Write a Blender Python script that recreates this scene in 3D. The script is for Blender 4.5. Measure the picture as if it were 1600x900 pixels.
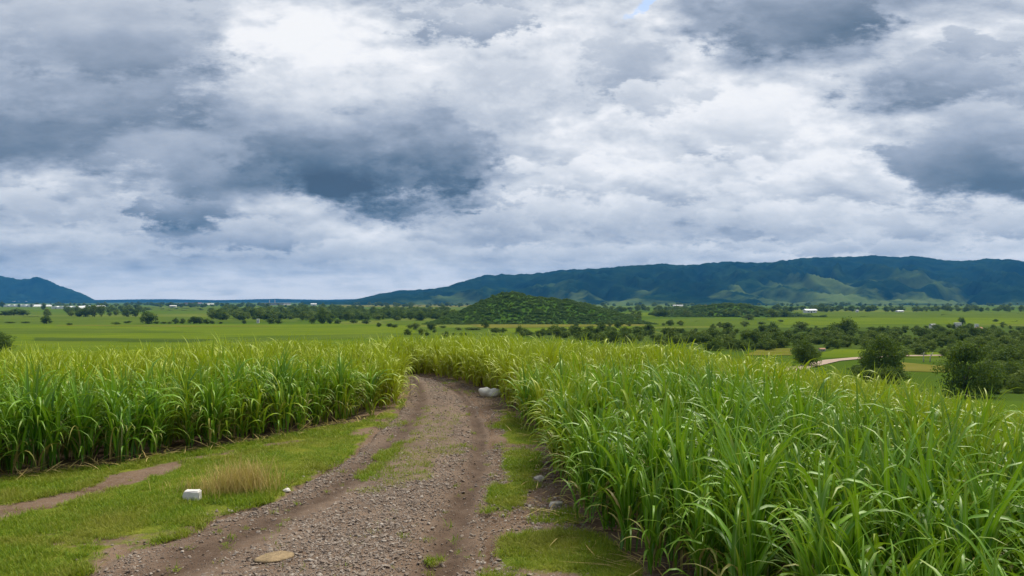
import bpy, bmesh, math, random
import numpy as np
from mathutils import Vector, Matrix, Euler

random.seed(7)
RNG = np.random.default_rng(11)
R = math.radians
SC = bpy.context.scene
COL = SC.collection
for o in list(bpy.data.objects):
    bpy.data.objects.remove(o)

# ------------------------------------------------------------------ camera
F = 1244.0                       # focal length in pixels of the 1600 x 900 photograph (28 mm)
CAMZ = 3.0
HORIZON = 470.0
PITCH = math.atan((HORIZON - 450.0) / F)
cam_data = bpy.data.cameras.new("camera")
cam_data.sensor_width = 36.0
cam_data.lens = 36.0 * F / 1600.0
cam_data.clip_start = 0.1
cam_data.clip_end = 60000.0
cam = bpy.data.objects.new("camera", cam_data)
cam.location = (0, 0, CAMZ)
cam.rotation_euler = (R(90) + PITCH, 0, 0)
COL.objects.link(cam)
SC.camera = cam

# ------------------------------------------------------------------ exposure, render settings
EXPOSURE = 1.7
SC.view_settings.view_transform = 'Standard'
SC.view_settings.look = 'None'
SC.view_settings.exposure = EXPOSURE
SC.view_settings.gamma = 1.0
SC.view_settings.use_curve_mapping = False
SC.render.engine = 'CYCLES'
cy = SC.cycles
cy.use_denoising = True
try:
    cy.denoiser = 'OPENIMAGEDENOISE'
    cy.denoising_input_passes = 'RGB_ALBEDO_NORMAL'
except Exception:
    pass
cy.max_bounces = 6
cy.diffuse_bounces = 2
cy.glossy_bounces = 2
cy.transmission_bounces = 3
cy.transparent_max_bounces = 8
cy.volume_bounces = 0
cy.use_fast_gi = False

SUN_ELEV, SUN_AZ = R(54), R(38)      # azimuth measured from +Y towards +X


def srgb(r, g, b):
    f = lambda c: (c / 255 / 12.92) if c / 255 <= 0.04045 else ((c / 255 + 0.055) / 1.055) ** 2.4
    return (f(r), f(g), f(b), 1.0)


# ------------------------------------------------------------------ node helper
class N:
    def __init__(self, tree):
        self.t = tree
        self.l = tree.links

    def node(self, typ, **kw):
        n = self.t.nodes.new(typ)
        for k, v in kw.items():
            setattr(n, k, v)
        return n

    def put(self, sock, v):
        if v is None:
            return
        if isinstance(v, bpy.types.NodeSocket):
            self.l.new(v, sock)
        else:
            sock.default_value = v

    def m(self, op, a, b=None, c=None, clamp=False):
        n = self.node('ShaderNodeMath', operation=op, use_clamp=clamp)
        self.put(n.inputs[0], a)
        self.put(n.inputs[1], b)
        self.put(n.inputs[2], c)
        return n.outputs[0]

    def vm(self, op, a, b=None):
        n = self.node('ShaderNodeVectorMath', operation=op)
        self.put(n.inputs[0], a)
        if op == 'SCALE':
            self.put(n.inputs['Scale'], b)
        else:
            self.put(n.inputs[1], b)
        return n.outputs[0]

    def mix(self, f, a, b, typ='RGBA', blend='MIX'):
        n = self.node('ShaderNodeMix', data_type=typ)
        if typ == 'RGBA':
            n.blend_type = blend
            self.put(n.inputs[0], f); self.put(n.inputs[6], a); self.put(n.inputs[7], b)
            return n.outputs[2]
        self.put(n.inputs[0], f); self.put(n.inputs[2], a); self.put(n.inputs[3], b)
        return n.outputs[0]

    def noise(self, vec, scale, detail=4, rough=0.5, dist=0.0, dim='3D', col=False):
        n = self.node('ShaderNodeTexNoise', noise_dimensions=dim)
        self.put(n.inputs['Vector'], vec)
        n.inputs['Scale'].default_value = scale
        n.inputs['Detail'].default_value = detail
        n.inputs['Roughness'].default_value = rough
        n.inputs['Distortion'].default_value = dist
        return n.outputs['Color'] if col else n.outputs['Fac']

    def maprange(self, v, a, b, c=0.0, d=1.0, smooth=False):
        n = self.node('ShaderNodeMapRange', clamp=True)
        if smooth:
            n.interpolation_type = 'SMOOTHSTEP'
        self.put(n.inputs[0], v)
        for i, x in enumerate((a, b, c, d)):
            self.put(n.inputs[i + 1], x)
        return n.outputs[0]

    def ramp(self, fac, stops, interp='LINEAR'):
        n = self.node('ShaderNodeValToRGB')
        cr = n.color_ramp
        cr.interpolation = interp
        while len(cr.elements) < len(stops):
            cr.elements.new(0.5)
        for e, (p, c) in zip(cr.elements, sorted(stops, key=lambda s: s[0])):
            e.position = p
            e.color = c
        self.put(n.inputs[0], fac)
        return n.outputs[0]

    def attr(self, name):
        return self.node('ShaderNodeAttribute', attribute_name=name).outputs['Fac']


# ------------------------------------------------------------------ world: broken cloud deck over a clear sky
def build_world():
    w = bpy.data.worlds.new("World")
    SC.world = w
    w.use_nodes = True
    t = w.node_tree
    t.nodes.clear()
    n = N(t)
    out = n.node('ShaderNodeOutputWorld')
    bg = n.node('ShaderNodeBackground')
    n.l.new(bg.outputs[0], out.inputs[0])
    sky = n.node('ShaderNodeTexSky', sky_type='NISHITA', sun_disc=False)
    sky.sun_elevation = SUN_ELEV
    sky.sun_rotation = SUN_AZ
    clear = n.vm('SCALE', sky.outputs[0], 0.05)
    gen = n.node('ShaderNodeTexCoord').outputs['Generated']
    sep = n.node('ShaderNodeSeparateXYZ')
    n.l.new(gen, sep.inputs[0])
    x, y, z = sep.outputs
    zz = n.m('MAXIMUM', z, 0.0)
    az = n.m('ARCTAN2', x, y)
    wv = n.m('DIVIDE', zz, n.m('MAXIMUM', y, 0.5))       # rise of the view ray per metre outwards
    # position on a cloud deck seen in perspective
    den = n.m('DIVIDE', 1.0, n.m('ADD', zz, 0.10))
    deck = n.node('ShaderNodeCombineXYZ')
    n.l.new(n.m('MULTIPLY', x, den), deck.inputs[0])
    n.l.new(n.m('MULTIPLY', y, den), deck.inputs[1])
    deck = deck.outputs[0]
    wall = n.node('ShaderNodeCombineXYZ')
    n.l.new(az, wall.inputs[0]); n.l.new(n.m('MULTIPLY', wv, 1.9), wall.inputs[1])
    wall = wall.outputs[0]
    # fractal displacement of the cloud masses
    wa = n.noise(wall, 4.2, 2, 0.5, 0.0, '3D', True)
    wb = n.noise(wall, 13.0, 6, 0.58, 0.0, '3D', True)
    s1 = n.node('ShaderNodeSeparateXYZ'); n.l.new(wa, s1.inputs[0])
    s2 = n.node('ShaderNodeSeparateXYZ'); n.l.new(wb, s2.inputs[0])
    def warp(a, b, ka, kb):
        return n.m('ADD', n.m('MULTIPLY', n.m('SUBTRACT', a, 0.5), ka), n.m('MULTIPLY', n.m('SUBTRACT', b, 0.5), kb))
    high = n.maprange(wv, 0.0, 0.25, 0.35, 1.0)
    az2 = n.m('ADD', az, n.m('MULTIPLY', warp(s1.outputs[0], s2.outputs[0], 0.08, 0.13), high))
    wv2 = n.m('ADD', wv, n.m('MULTIPLY', warp(s1.outputs[1], s2.outputs[1], 0.03, 0.075), high))
    # lightness of the cloud masses: azimuth across, one ramp for each height above the horizon
    px = [i * 100 for i in range(17)]
    rows = SKY_ROWS
    A0, A1 = math.atan((-100 - 800) / F), math.atan((1700 - 800) / F)
    fa = n.maprange(az2, A0, A1)
    prev = None
    for i, (py, vals) in enumerate(rows):
        stops = [((math.atan((p - 800) / F) - A0) / (A1 - A0), (v, v, v, 1)) for p, v in zip(px, vals)]
        c = n.ramp(fa, stops, 'EASE')
        wi = (HORIZON - py) / F
        if prev is None:
            val = c
        else:
            val = n.mix(n.maprange(wv2, prev, wi, smooth=False), val, c)
        prev = wi
    # the deck carries on with the same mixture outside the mapped stretch
    free = n.maprange(n.noise(deck, 1.1, 6, 0.55, 0.0), 0.3, 0.7, 0.50, 0.90)
    inside = n.m('MULTIPLY', n.maprange(n.m('ABSOLUTE', az), 0.60, 0.78, 1.0, 0.0),
                 n.maprange(wv, 0.38, 0.5, 1.0, 0.0))
    val = n.m('ADD', n.m('MULTIPLY', val, 0.85), 0.10)
    val = n.mix(inside, free, val, 'FLOAT')
    # billows: tops catch light, undersides are dull; they fade inside the thick dull masses
    up = n.vm('ADD', wall, (0.006, 0.022, 0.0))
    b0 = n.noise(wall, 7.5, 5, 0.55, 0.15)
    b1 = n.noise(up, 7.5, 5, 0.55, 0.15)
    thin = n.maprange(val, 0.5, 0.85, 0.35, 1.0)
    bill = n.m('MULTIPLY', n.m('MULTIPLY', n.m('SUBTRACT', b0, b1), 0.75), thin)
    low = n.maprange(wv, 0.02, 0.14, 1.0, 0.0)
    d0 = n.noise(deck, 1.5, 4, 0.55, 0.0)
    val = n.m('ADD', val, n.m('MULTIPLY', bill, n.maprange(wv, 0.0, 0.10, 0.35, 1.0)))
    val = n.m('ADD', val, n.m('MULTIPLY', n.m('SUBTRACT', d0, 0.5), n.maprange(low, 0.0, 1.0, 0.08, 0.26)))
    soft = n.noise(wall, 10.0, 5, 0.6, 0.0)
    val = n.m('ADD', val, n.m('MULTIPLY', n.m('SUBTRACT', soft, 0.5), n.m('MULTIPLY', thin, 0.26)))
    # separate cloud bodies: ragged outline, pale crown, dull flat base
    rag = n.maprange(n.noise(wall, 8.0, 8, 0.68, 0.0), 0.0, 1.0, 3.3, -1.3)
    rag2 = n.maprange(n.noise(wall, 17.0, 7, 0.66, 0.0), 0.0, 1.0, 4.2, -2.2)
    inner = n.maprange(n.noise(wall, 5.0, 5, 0.56, 0.0), 0.0, 1.0, 0.0, 1.0)
    for (cx, cy_, rx, ry, vt, vb, sf) in CLOUDS:
        ca = math.atan((cx - 800) / F); cw = (HORIZON - cy_) / F
        ra = rx / F * math.cos(ca) ** 2; rw = ry / F
        qa = n.m('MULTIPLY', n.m('SUBTRACT', az2, ca), 1 / ra)
        qw = n.m('MULTIPLY', n.m('SUBTRACT', wv2, cw), 1 / rw)
        q = n.m('MULTIPLY_ADD', qa, qa, n.m('MULTIPLY', qw, qw))
        mk = n.maprange(n.m('SUBTRACT', rag if ry > 50 else rag2, q), -0.15, sf * 0.85, smooth=True)
        cv = n.maprange(n.m('MULTIPLY_ADD', qw, 0.62, inner), 0.0, 1.0, vb - 0.02, vt + 0.03)
        rim = n.m('MULTIPLY', n.m('MULTIPLY', mk, n.m('SUBTRACT', 1.0, mk)), 0.10)
        val = n.m('ADD', n.mix(mk, val, cv, 'FLOAT'), rim)
    val = n.m('ADD', val, n.m('MULTIPLY', n.m('SUBTRACT', soft, 0.5), 0.10))
    val = n.m('MULTIPLY_ADD', n.m('SUBTRACT', val, 0.70), 1.25, 0.728)
    cloud = n.ramp(val, [(0.30, srgb(66, 84, 104)), (0.42, srgb(90, 110, 131)), (0.55, srgb(129, 143, 162)),
                         (0.66, srgb(164, 175, 192)), (0.75, srgb(192, 200, 212)), (0.85, srgb(220, 225, 232)),
                         (0.95, srgb(247, 248, 251)), (1.0, srgb(253, 253, 254))])
    k = 2.0 ** -EXPOSURE
    cloud = n.vm('SCALE', cloud, k)
    # thin rift in the deck with blue sky behind
    ga = n.m('SUBTRACT', az2, math.atan((992 - 800) / F))
    gw = n.m('SUBTRACT', wv2, (HORIZON - 4) / F)
    g = n.m('ADD', n.m('POWER', n.m('DIVIDE', ga, 0.010), 2.0), n.m('POWER', n.m('DIVIDE', gw, 0.012), 2.0))
    rift = n.maprange(g, 0.5, 1.5, 0.85, 0.03)
    colr = n.mix(rift, cloud, clear)
    n.l.new(colr, bg.inputs[0])
    bg.inputs[1].default_value = 1.0
    w.cycles.sampling_method = 'MANUAL'
    w.cycles.sample_map_resolution = 256


CLOUDS = [   # azimuth and height as picture columns and rows, half widths, crown and base lightness, softness
    (770, 140, 150, 105, .80, .69, 1.3), (1120, 190, 190, 55, .86, .76, 1.4), (720, 30, 130, 45, .74, .64, 1.0),
    (90, 325, 140, 42, .80, .68, 1.3), (520, 392, 240, 22, .78, .69, 1.5), (120, 385, 230, 22, .76, .69, 1.5), (950, 393, 210, 18, .80, .72, 1.5),
    (1300, 385, 200, 18, .80, .72, .9), (780, 338, 110, 34, .79, .66, 1.3), (920, 332, 130, 40, .83, .66, 1.2), (1090, 338, 150, 42, .81, .66, 1.3),
    (1270, 345, 190, 32, .82, .69, 1.4), (1480, 342, 180, 34, .81, .69, 1.4), (1150, 262, 170, 26, .86, .80, 1.2), (900, 262, 120, 24, .86, .79, 1.2),
    (400, 150, 190, 84, .80, .60, 1.0), (130, 165, 340, 112, .72, .43, 1.1), (140, 55, 290, 80, .71, .58, 1.0), (280, 238, 130, 52, .67, .57, 1.3),
    (650, 318, 100, 26, .66, .53, .8), (565, 222, 250, 116, .80, .35, 1.0), (290, 325, 95, 38, .66, .45, 1.0), (395, 366, 110, 30, .74, .58, 1.2),
    (962, 92, 80, 72, .76, .64, .9), (1010, 150, 110, 35, .80, .72, 1.0), (1240, 28, 190, 70, .61, .46, .9), (1450, 118, 195, 62, .72, .54, .9), (1540, 60, 90, 40, .76, .66, 1.0),
    (1525, 235, 180, 88, .72, .46, .9),
]
SKY_ROWS = [
    (470, [.95, .95, .96, .96, .96, .96, .96, .94, .88, .88, .88, .88, .88, .88, .88, .88, .88]),
    (440, [.82, .84, .86, .87, .88, .89, .88, .86, .85, .80, .80, .80, .82, .82, .82, .82, .82]),
    (400, [.70, .71, .70, .70, .68, .73, .74, .74, .72, .75, .76, .78, .84, .86, .82, .84, .84]),
    (360, [.74, .76, .75, .58, .64, .74, .82, .76, .68, .73, .70, .69, .71, .72, .74, .74, .78]),
    (320, [.70, .72, .68, .50, .76, .74, .64, .60, .70, .75, .74, .72, .76, .78, .80, .72, .76]),
    (280, [.76, .78, .70, .54, .45, .42, .42, .52, .80, .82, .84, .84, .84, .84, .84, .55, .56]),
    (240, [.45, .50, .76, .62, .55, .54, .52, .50, .74, .86, .84, .84, .86, .84, .90, .58, .60]),
    (200, [.52, .50, .56, .62, .66, .61, .64, .66, .76, .88, .86, .87, .88, .90, .88, .68, .66]),
    (160, [.62, .62, .64, .68, .74, .72, .71, .74, .82, .80, .76, .84, .90, .76, .66, .60, .64]),
    (120, [.63, .59, .60, .68, .78, .82, .80, .84, .85, .78, .70, .82, .86, .90, .72, .68, .67]),
    (80, [.62, .57, .56, .63, .92, .96, .92, .85, .82, .82, .70, .86, .62, .62, .72, .76, .70]),
    (40, [.66, .63, .60, .66, .94, .98, .90, .78, .74, .88, .88, .62, .52, .55, .74, .88, .74]),
    (0, [.66, .66, .65, .64, .82, .88, .80, .66, .70, .84, .86, .62, .58, .58, .64, .70, .72]),
]
build_world()

sun_data = bpy.data.lights.new("sun", 'SUN')
sun_data.energy = 1.5
sun_data.angle = R(22)
sun_data.color = (1.0, 0.94, 0.80)
sun = bpy.data.objects.new("sun", sun_data)
sd = Vector((math.sin(SUN_AZ) * math.cos(SUN_ELEV), math.cos(SUN_AZ) * math.cos(SUN_ELEV), math.sin(SUN_ELEV)))
sun.rotation_euler = sd.to_track_quat('Z', 'Y').to_euler()
sun.location = (0, 0, 60)
COL.objects.link(sun)

# ------------------------------------------------------------------ numeric helpers
_LAT = RNG.random((256, 256))


def vnoise(x, y):
    x = np.asarray(x, float); y = np.asarray(y, float)
    xi = np.floor(x).astype(int); yi = np.floor(y).astype(int)
    fx = x - xi; fy = y - yi
    fx = fx * fx * (3 - 2 * fx); fy = fy * fy * (3 - 2 * fy)
    a = _LAT[xi % 256, yi % 256]; b = _LAT[(xi + 1) % 256, yi % 256]
    c = _LAT[xi % 256, (yi + 1) % 256]; d = _LAT[(xi + 1) % 256, (yi + 1) % 256]
    return (a * (1 - fx) + b * fx) * (1 - fy) + (c * (1 - fx) + d * fx) * fy


def fbm(x, y, octs=4, gain=0.5):
    s = 0; amp = 1; tot = 0
    for i in range(octs):
        s = s + amp * vnoise(x * 2 ** i + 17.3 * i, y * 2 ** i + 9.1 * i)
        tot += amp; amp *= gain
    return s / tot


def sstep(a, b, x):
    t = np.clip((x - a) / (b - a), 0, 1)
    return t * t * (3 - 2 * t)


# ------------------------------------------------------------------ terrain: a rounded rise above a wide plain
T_PX = [-400, 0, 300, 500, 620, 700, 850, 1000, 1130, 1300, 1450, 1600, 2000]
T_S = [80, 77, 70, 62, 61, 57, 58, 69, 83, 109, 133, 163, 205]
T_D0 = [14, 15, 17, 19, 26, 29, 25, 19, 14.5, 9.5, 7.2, 5, 3.5]


T_K = [1.3 / ((2.6 * F / a - b) ** 2 - b * b) if a != 0 and (2.6 * F / a - b) > b + 3 else 0.003 for a, b in zip(T_S, T_D0)]


def ground_z(x, y):
    x = np.asarray(x, float); y = np.asarray(y, float)
    phi = np.clip(np.arctan2(x, np.maximum(y, 1e-3)), -0.76, 0.76)
    r = np.hypot(x, y)
    d = r * np.cos(phi) * np.where(y < 0, np.clip(1 + y / 20, 0.0, 1), 1)
    p = 800 + F * np.tan(phi)
    s = np.interp(p, T_PX, T_S) / F
    d0 = np.interp(p, T_PX, T_D0)
    k = np.interp(p, T_PX, T_K)
    e = np.maximum(d - d0, 0)
    lim = 0.16 / (2 * k)
    hill = -np.where(e < lim, k * e * e, k * lim * lim + 0.16 * (e - lim))
    plain = -14 - 4 * sstep(200, 800, r)
    w = 1.2
    h = np.clip(0.5 + 0.5 * (hill - plain) / w, 0, 1)
    return plain * (1 - h) + hill * h + w * h * (1 - h)


def gz(x, y):
    return float(ground_z(x, y))


def ray(px, py):
    a = (px - 800) / F; b = (450 - py) / F
    c, s = math.cos(PITCH), math.sin(PITCH)
    return np.array([a, c - b * s, s + b * c])


_DS = np.geomspace(2.0, 14000, 1600)


def at(px, py):
    """where the ground lies under a pixel of the photograph"""
    v = ray(px, py)
    v = v / v[1]
    zz = CAMZ + v[2] * _DS
    g = ground_z(v[0] * _DS, _DS)
    below = np.nonzero(zz < g)[0]
    if len(below) == 0:
        d = _DS[-1]
    else:
        i = max(below[0], 1)
        lo, hi = _DS[i - 1], _DS[i]
        for _ in range(24):
            md = 0.5 * (lo + hi)
            if CAMZ + v[2] * md < gz(v[0] * md, md):
                hi = md
            else:
                lo = md
        d = 0.5 * (lo + hi)
    return np.array([v[0] * d, d, gz(v[0] * d, d)])


def at_plain(px, py):
    """as at(), but looking past the near rise onto the plain"""
    v = ray(px, py)
    v = v / v[1]
    ds = np.geomspace(60, 14000, 1500)
    zz = CAMZ + v[2] * ds
    g = ground_z(v[0] * ds, ds)
    below = np.nonzero(zz < g)[0]
    d = ds[below[0]] if len(below) else ds[-1]
    return np.array([v[0] * d, d, gz(v[0] * d, d)])


def inside(P, poly):
    P = np.asarray(P); poly = np.asarray(poly)
    x, y = P[:, 0], P[:, 1]
    r = np.zeros(len(P), bool)
    j = len(poly) - 1
    for i in range(len(poly)):
        xi, yi = poly[i][:2]; xj, yj = poly[j][:2]
        c = ((yi > y) != (yj > y)) & (x < (xj - xi) * (y - yi) / (yj - yi + 1e-12) + xi)
        r ^= c
        j = i
    return r


def dist_line(P, line):
    P = np.asarray(P)[:, :2]; line = np.asarray(line)[:, :2]
    best = np.full(len(P), 1e9)
    for a, b in zip(line[:-1], line[1:]):
        ab = b - a
        t = np.clip(((P - a) @ ab) / (ab @ ab + 1e-12), 0, 1)
        q = a + t[:, None] * ab
        best = np.minimum(best, np.hypot(*(P - q).T))
    return best


# ------------------------------------------------------------------ mesh helpers
def mesh_from(name, V, Fc, mat=None, smooth=False, attrs=None):
    me = bpy.data.meshes.new(name)
    me.from_pydata([tuple(map(float, v)) for v in V], [], [tuple(map(int, f)) for f in Fc])
    if attrs:
        for k, a in attrs.items():
            at_ = me.attributes.new(k, 'FLOAT', 'POINT')
            at_.data.foreach_set('value', np.asarray(a, np.float32))
    if mat:
        me.materials.append(mat)
    if smooth:
        me.polygons.foreach_set('use_smooth', [True] * len(me.polygons))
    me.update()
    return me


def obj(name, me, parent=None, loc=(0, 0, 0), rot=(0, 0, 0), scl=(1, 1, 1)):
    o = bpy.data.objects.new(name, me)
    o.location = loc; o.rotation_euler = rot
    o.scale = (scl,) * 3 if isinstance(scl, (int, float)) else scl
    if parent is not None:
        o.parent = parent
    COL.objects.link(o)
    return o


def tag(o, label=None, cat=None, group=None, kind=None):
    if label: o['label'] = label
    if cat: o['category'] = cat
    if group: o['group'] = group
    if kind: o['kind'] = kind
    return o


def grid_faces(nu, nv):
    i = np.arange(nu - 1)[:, None] * nv + np.arange(nv - 1)[None, :]
    i = i.ravel()
    return np.stack([i, i + nv, i + nv + 1, i + 1], 1)


class MB:
    """collects simple solids into one mesh"""
    def __init__(self):
        self.v = []; self.f = []

    def add(self, V, Fc):
        b = len(self.v)
        self.v += [tuple(v) for v in V]
        self.f += [tuple(b + i for i in f) for f in Fc]
        return self

    def box(self, x0, x1, y0, y1, z0, z1):
        V = [(x0, y0, z0), (x1, y0, z0), (x1, y1, z0), (x0, y1, z0), (x0, y0, z1), (x1, y0, z1), (x1, y1, z1), (x0, y1, z1)]
        return self.add(V, [(3, 2, 1, 0), (4, 5, 6, 7), (0, 1, 5, 4), (1, 2, 6, 5), (2, 3, 7, 6), (3, 0, 4, 7)])

    def tube(self, pts, rads, seg=7):
        pts = [Vector(p) for p in pts]
        V = []; Fc = []
        for i, p in enumerate(pts):
            a = pts[max(i - 1, 0)]; b = pts[min(i + 1, len(pts) - 1)]
            d = (b - a).normalized()
            s = d.orthogonal().normalized(); t = d.cross(s)
            for k in range(seg):
                an = 2 * math.pi * k / seg
                V.append(p + (s * math.cos(an) + t * math.sin(an)) * rads[i])
        for i in range(len(pts) - 1):
            for k in range(seg):
                Fc.append((i * seg + k, i * seg + (k + 1) % seg, (i + 1) * seg + (k + 1) % seg, (i + 1) * seg + k))
        Fc.append(tuple(range(seg - 1, -1, -1)))
        Fc.append(tuple((len(pts) - 1) * seg + k for k in range(seg)))
        return self.add(V, Fc)

    def mesh(self, name, mat, smooth=False):
        return mesh_from(name, self.v, self.f, mat, smooth)


def scatter(name, pts, rots, scls, idx, protos):
    """one 'stuff' object: the prototypes instanced on a cloud of points"""
    me = bpy.data.meshes.new(name)
    me.from_pydata([tuple(map(float, p)) for p in pts], [], [])
    a = me.attributes.new('rot', 'FLOAT_VECTOR', 'POINT'); a.data.foreach_set('vector', np.asarray(rots, np.float32).ravel())
    s = np.asarray(scls, np.float32)
    if s.ndim == 1:
        s = np.repeat(s[:, None], 3, 1)
    a = me.attributes.new('scl', 'FLOAT_VECTOR', 'POINT'); a.data.foreach_set('vector', s.ravel())
    a = me.attributes.new('idx', 'INT', 'POINT'); a.data.foreach_set('value', np.asarray(idx, np.int32))
    ng = bpy.data.node_groups.new(name, 'GeometryNodeTree')
    ng.interface.new_socket('Geometry', in_out='INPUT', socket_type='NodeSocketGeometry')
    ng.interface.new_socket('Geometry', in_out='OUTPUT', socket_type='NodeSocketGeometry')
    n = ng.nodes; l = ng.links
    gi = n.new('NodeGroupInput'); go = n.new('NodeGroupOutput')
    join = n.new('GeometryNodeJoinGeometry')
    for m in protos:
        po = bpy.data.objects.new(m.name, m)
        oi = n.new('GeometryNodeObjectInfo')
        oi.inputs['Object'].default_value = po
        oi.inputs['As Instance'].default_value = True
        l.new(oi.outputs['Geometry'], join.inputs[0])
    ip = n.new('GeometryNodeInstanceOnPoints')
    ip.inputs['Pick Instance'].default_value = True
    l.new(gi.outputs[0], ip.inputs['Points'])
    l.new(join.outputs[0], ip.inputs['Instance'])
    for nm, typ, sock in (('idx', 'INT', 'Instance Index'), ('rot', 'FLOAT_VECTOR', 'Rotation'), ('scl', 'FLOAT_VECTOR', 'Scale')):
        na = n.new('GeometryNodeInputNamedAttribute'); na.data_type = typ
        na.inputs['Name'].default_value = nm
        o_ = [s_ for s_ in na.outputs if s_.enabled and s_.name == 'Attribute'][0]
        l.new(o_, ip.inputs[sock])
    l.new(ip.outputs[0], go.inputs[0])
    ob = obj(name, me)
    md = ob.modifiers.new('scatter', 'NODES')
    md.node_group = ng
    return ob


# ------------------------------------------------------------------ materials
def new_mat(name):
    m = bpy.data.materials.new(name)
    m.use_nodes = True
    t = m.node_tree
    n = N(t)
    p = t.nodes['Principled BSDF']
    return m, n, p, t.nodes['Material Output']


def foliage_mat(name, dark, light, tip=None, rough=0.55, trans=0.25, spec=0.3, patch=0.0, patch_col=None, patch_scale=0.12, pale_rib=False):
    m, n, p, out = new_mat(name)
    info = n.node('ShaderNodeObjectInfo')
    rnd = info.outputs['Random']
    a = n.attr('rnd')
    f = n.m('FRACT', n.m('ADD', rnd, n.m('MULTIPLY', a, 1.0)))
    c = n.mix(f, dark, light)
    if patch_col:
        pn = n.noise(info.outputs['Location'], patch_scale, 3, 0.6)
        sy = n.node('ShaderNodeSeparateXYZ'); n.l.new(info.outputs['Location'], sy.inputs[0])
        if pale_rib:      # the stand is yellower towards the crest of the rise
            away = n.m('ADD', n.maprange(sy.outputs[1], 12.0, 25.0, -0.14, 0.24), n.maprange(sy.outputs[0], 4.0, 8.5, 0.0, 0.28))
            pn = n.m('ADD', pn, away)
        pf = n.maprange(n.m('ADD', pn, n.m('MULTIPLY', n.m('SUBTRACT', a, 0.5), 0.2)), 0.45, 0.62, 0.0, patch)
        c = n.mix(pf, c, patch_col)
    if tip:
        al = n.attr('along')
        tf = n.m('MULTIPLY', n.maprange(al, 0.7, 1.0), n.maprange(a, 0.55, 0.8))
        c = n.mix(tf, c, tip)
        dry = n.maprange(a, 0.975, 0.985)
        c = n.mix(dry, c, (0.38, 0.28, 0.10, 1))
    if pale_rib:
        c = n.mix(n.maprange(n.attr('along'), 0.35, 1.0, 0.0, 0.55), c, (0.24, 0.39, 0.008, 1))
        md = n.m('POWER', n.attr('mid'), 7.0)
        c = n.mix(n.m('MULTIPLY', md, 0.55), c, (0.32, 0.40, 0.16, 1))
    n.put(p.inputs['Base Color'], c)
    p.inputs['Roughness'].default_value = rough
    p.inputs['Specular IOR Level'].default_value = spec
    if trans > 0:
        tr = n.node('ShaderNodeBsdfTranslucent')
        n.put(tr.inputs[0], n.mix(0.35, c, (0.36, 0.52, 0.02, 1)))
        ms = n.node('ShaderNodeMixShader')
        ms.inputs[0].default_value = trans
        n.l.new(p.outputs[0], ms.inputs[1]); n.l.new(tr.outputs[0], ms.inputs[2])
        n.l.new(ms.outputs[0], out.inputs[0])
    return m


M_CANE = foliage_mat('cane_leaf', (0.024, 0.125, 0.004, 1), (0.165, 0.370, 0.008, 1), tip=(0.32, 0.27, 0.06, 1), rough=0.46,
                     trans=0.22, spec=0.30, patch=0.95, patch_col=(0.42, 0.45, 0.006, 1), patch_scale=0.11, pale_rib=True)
M_GRASS = foliage_mat('short_grass', (0.095, 0.205, 0.007, 1), (0.27, 0.33, 0.012, 1), rough=0.6, trans=0.3, spec=0.25,
                      patch=0.75, patch_col=(0.30, 0.28, 0.045, 1), patch_scale=0.8)
M_DRY = foliage_mat('dry_grass', (0.42, 0.30, 0.10, 1), (0.60, 0.46, 0.18, 1), rough=0.7, trans=0.2, spec=0.2)
M_TREE = foliage_mat('tree_leaf', (0.030, 0.065, 0.010, 1), (0.125, 0.185, 0.028, 1), rough=0.7, trans=0.22, spec=0.08)
M_TREE2 = foliage_mat('tree_leaf_pale', (0.08, 0.13, 0.02, 1), (0.18, 0.23, 0.045, 1), rough=0.7, trans=0.2, spec=0.08)
M_HILLB = foliage_mat('hill_scrub', (0.060, 0.125, 0.014, 1), (0.105, 0.185, 0.024, 1), rough=0.7, trans=0.15, spec=0.15)


def simple_mat(name, col, rough=0.8, var=0.25, scale=6.0, bump=0.0, spec=0.3):
    m, n, p, out = new_mat(name)
    tc = n.node('ShaderNodeTexCoord').outputs['Object']
    ns = n.noise(tc, scale, 6, 0.6)
    lo = tuple(c * (1 - var) for c in col[:3]) + (1,)
    hi = tuple(min(1, c * (1 + var)) for c in col[:3]) + (1,)
    n.put(p.inputs['Base Color'], n.mix(n.maprange(ns, 0.3, 0.7), lo, hi))
    p.inputs['Roughness'].default_value = rough
    p.inputs['Specular IOR Level'].default_value = spec
    if bump:
        b = n.node('ShaderNodeBump')
        b.inputs['Strength'].default_value = bump
        b.inputs['Distance'].default_value = 0.02
        n.put(b.inputs['Height'], n.noise(tc, scale * 3, 8, 0.65))
        n.l.new(b.outputs[0], p.inputs['Normal'])
    return m


M_BARK = simple_mat('bark', (0.10, 0.075, 0.055), 0.9, 0.3, 3.0, 0.5)
M_PALEBARK = simple_mat('pale_bark', (0.42, 0.39, 0.33), 0.9, 0.2, 2.0, 0.3)
M_WHITEWALL = simple_mat('white_wall', (0.74, 0.72, 0.68), 0.8, 0.08, 0.3)
M_PLASTIC = simple_mat('greenhouse_film', (0.78, 0.79, 0.78), 0.45, 0.07, 0.05)
M_GREYROOF = simple_mat('grey_roof', (0.30, 0.30, 0.31), 0.7, 0.15, 0.2)
M_REDROOF = simple_mat('red_roof', (0.42, 0.16, 0.12), 0.7, 0.15, 0.2)
M_TILE = simple_mat('orange_roof', (0.40, 0.20, 0.12), 0.8, 0.2, 0.5)
M_CONC = simple_mat('concrete', (0.40, 0.39, 0.37), 0.85, 0.15, 0.3)
M_DARKWIN = simple_mat('window_dark', (0.05, 0.06, 0.07), 0.2, 0.1, 1.0, 0, 0.5)


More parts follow.
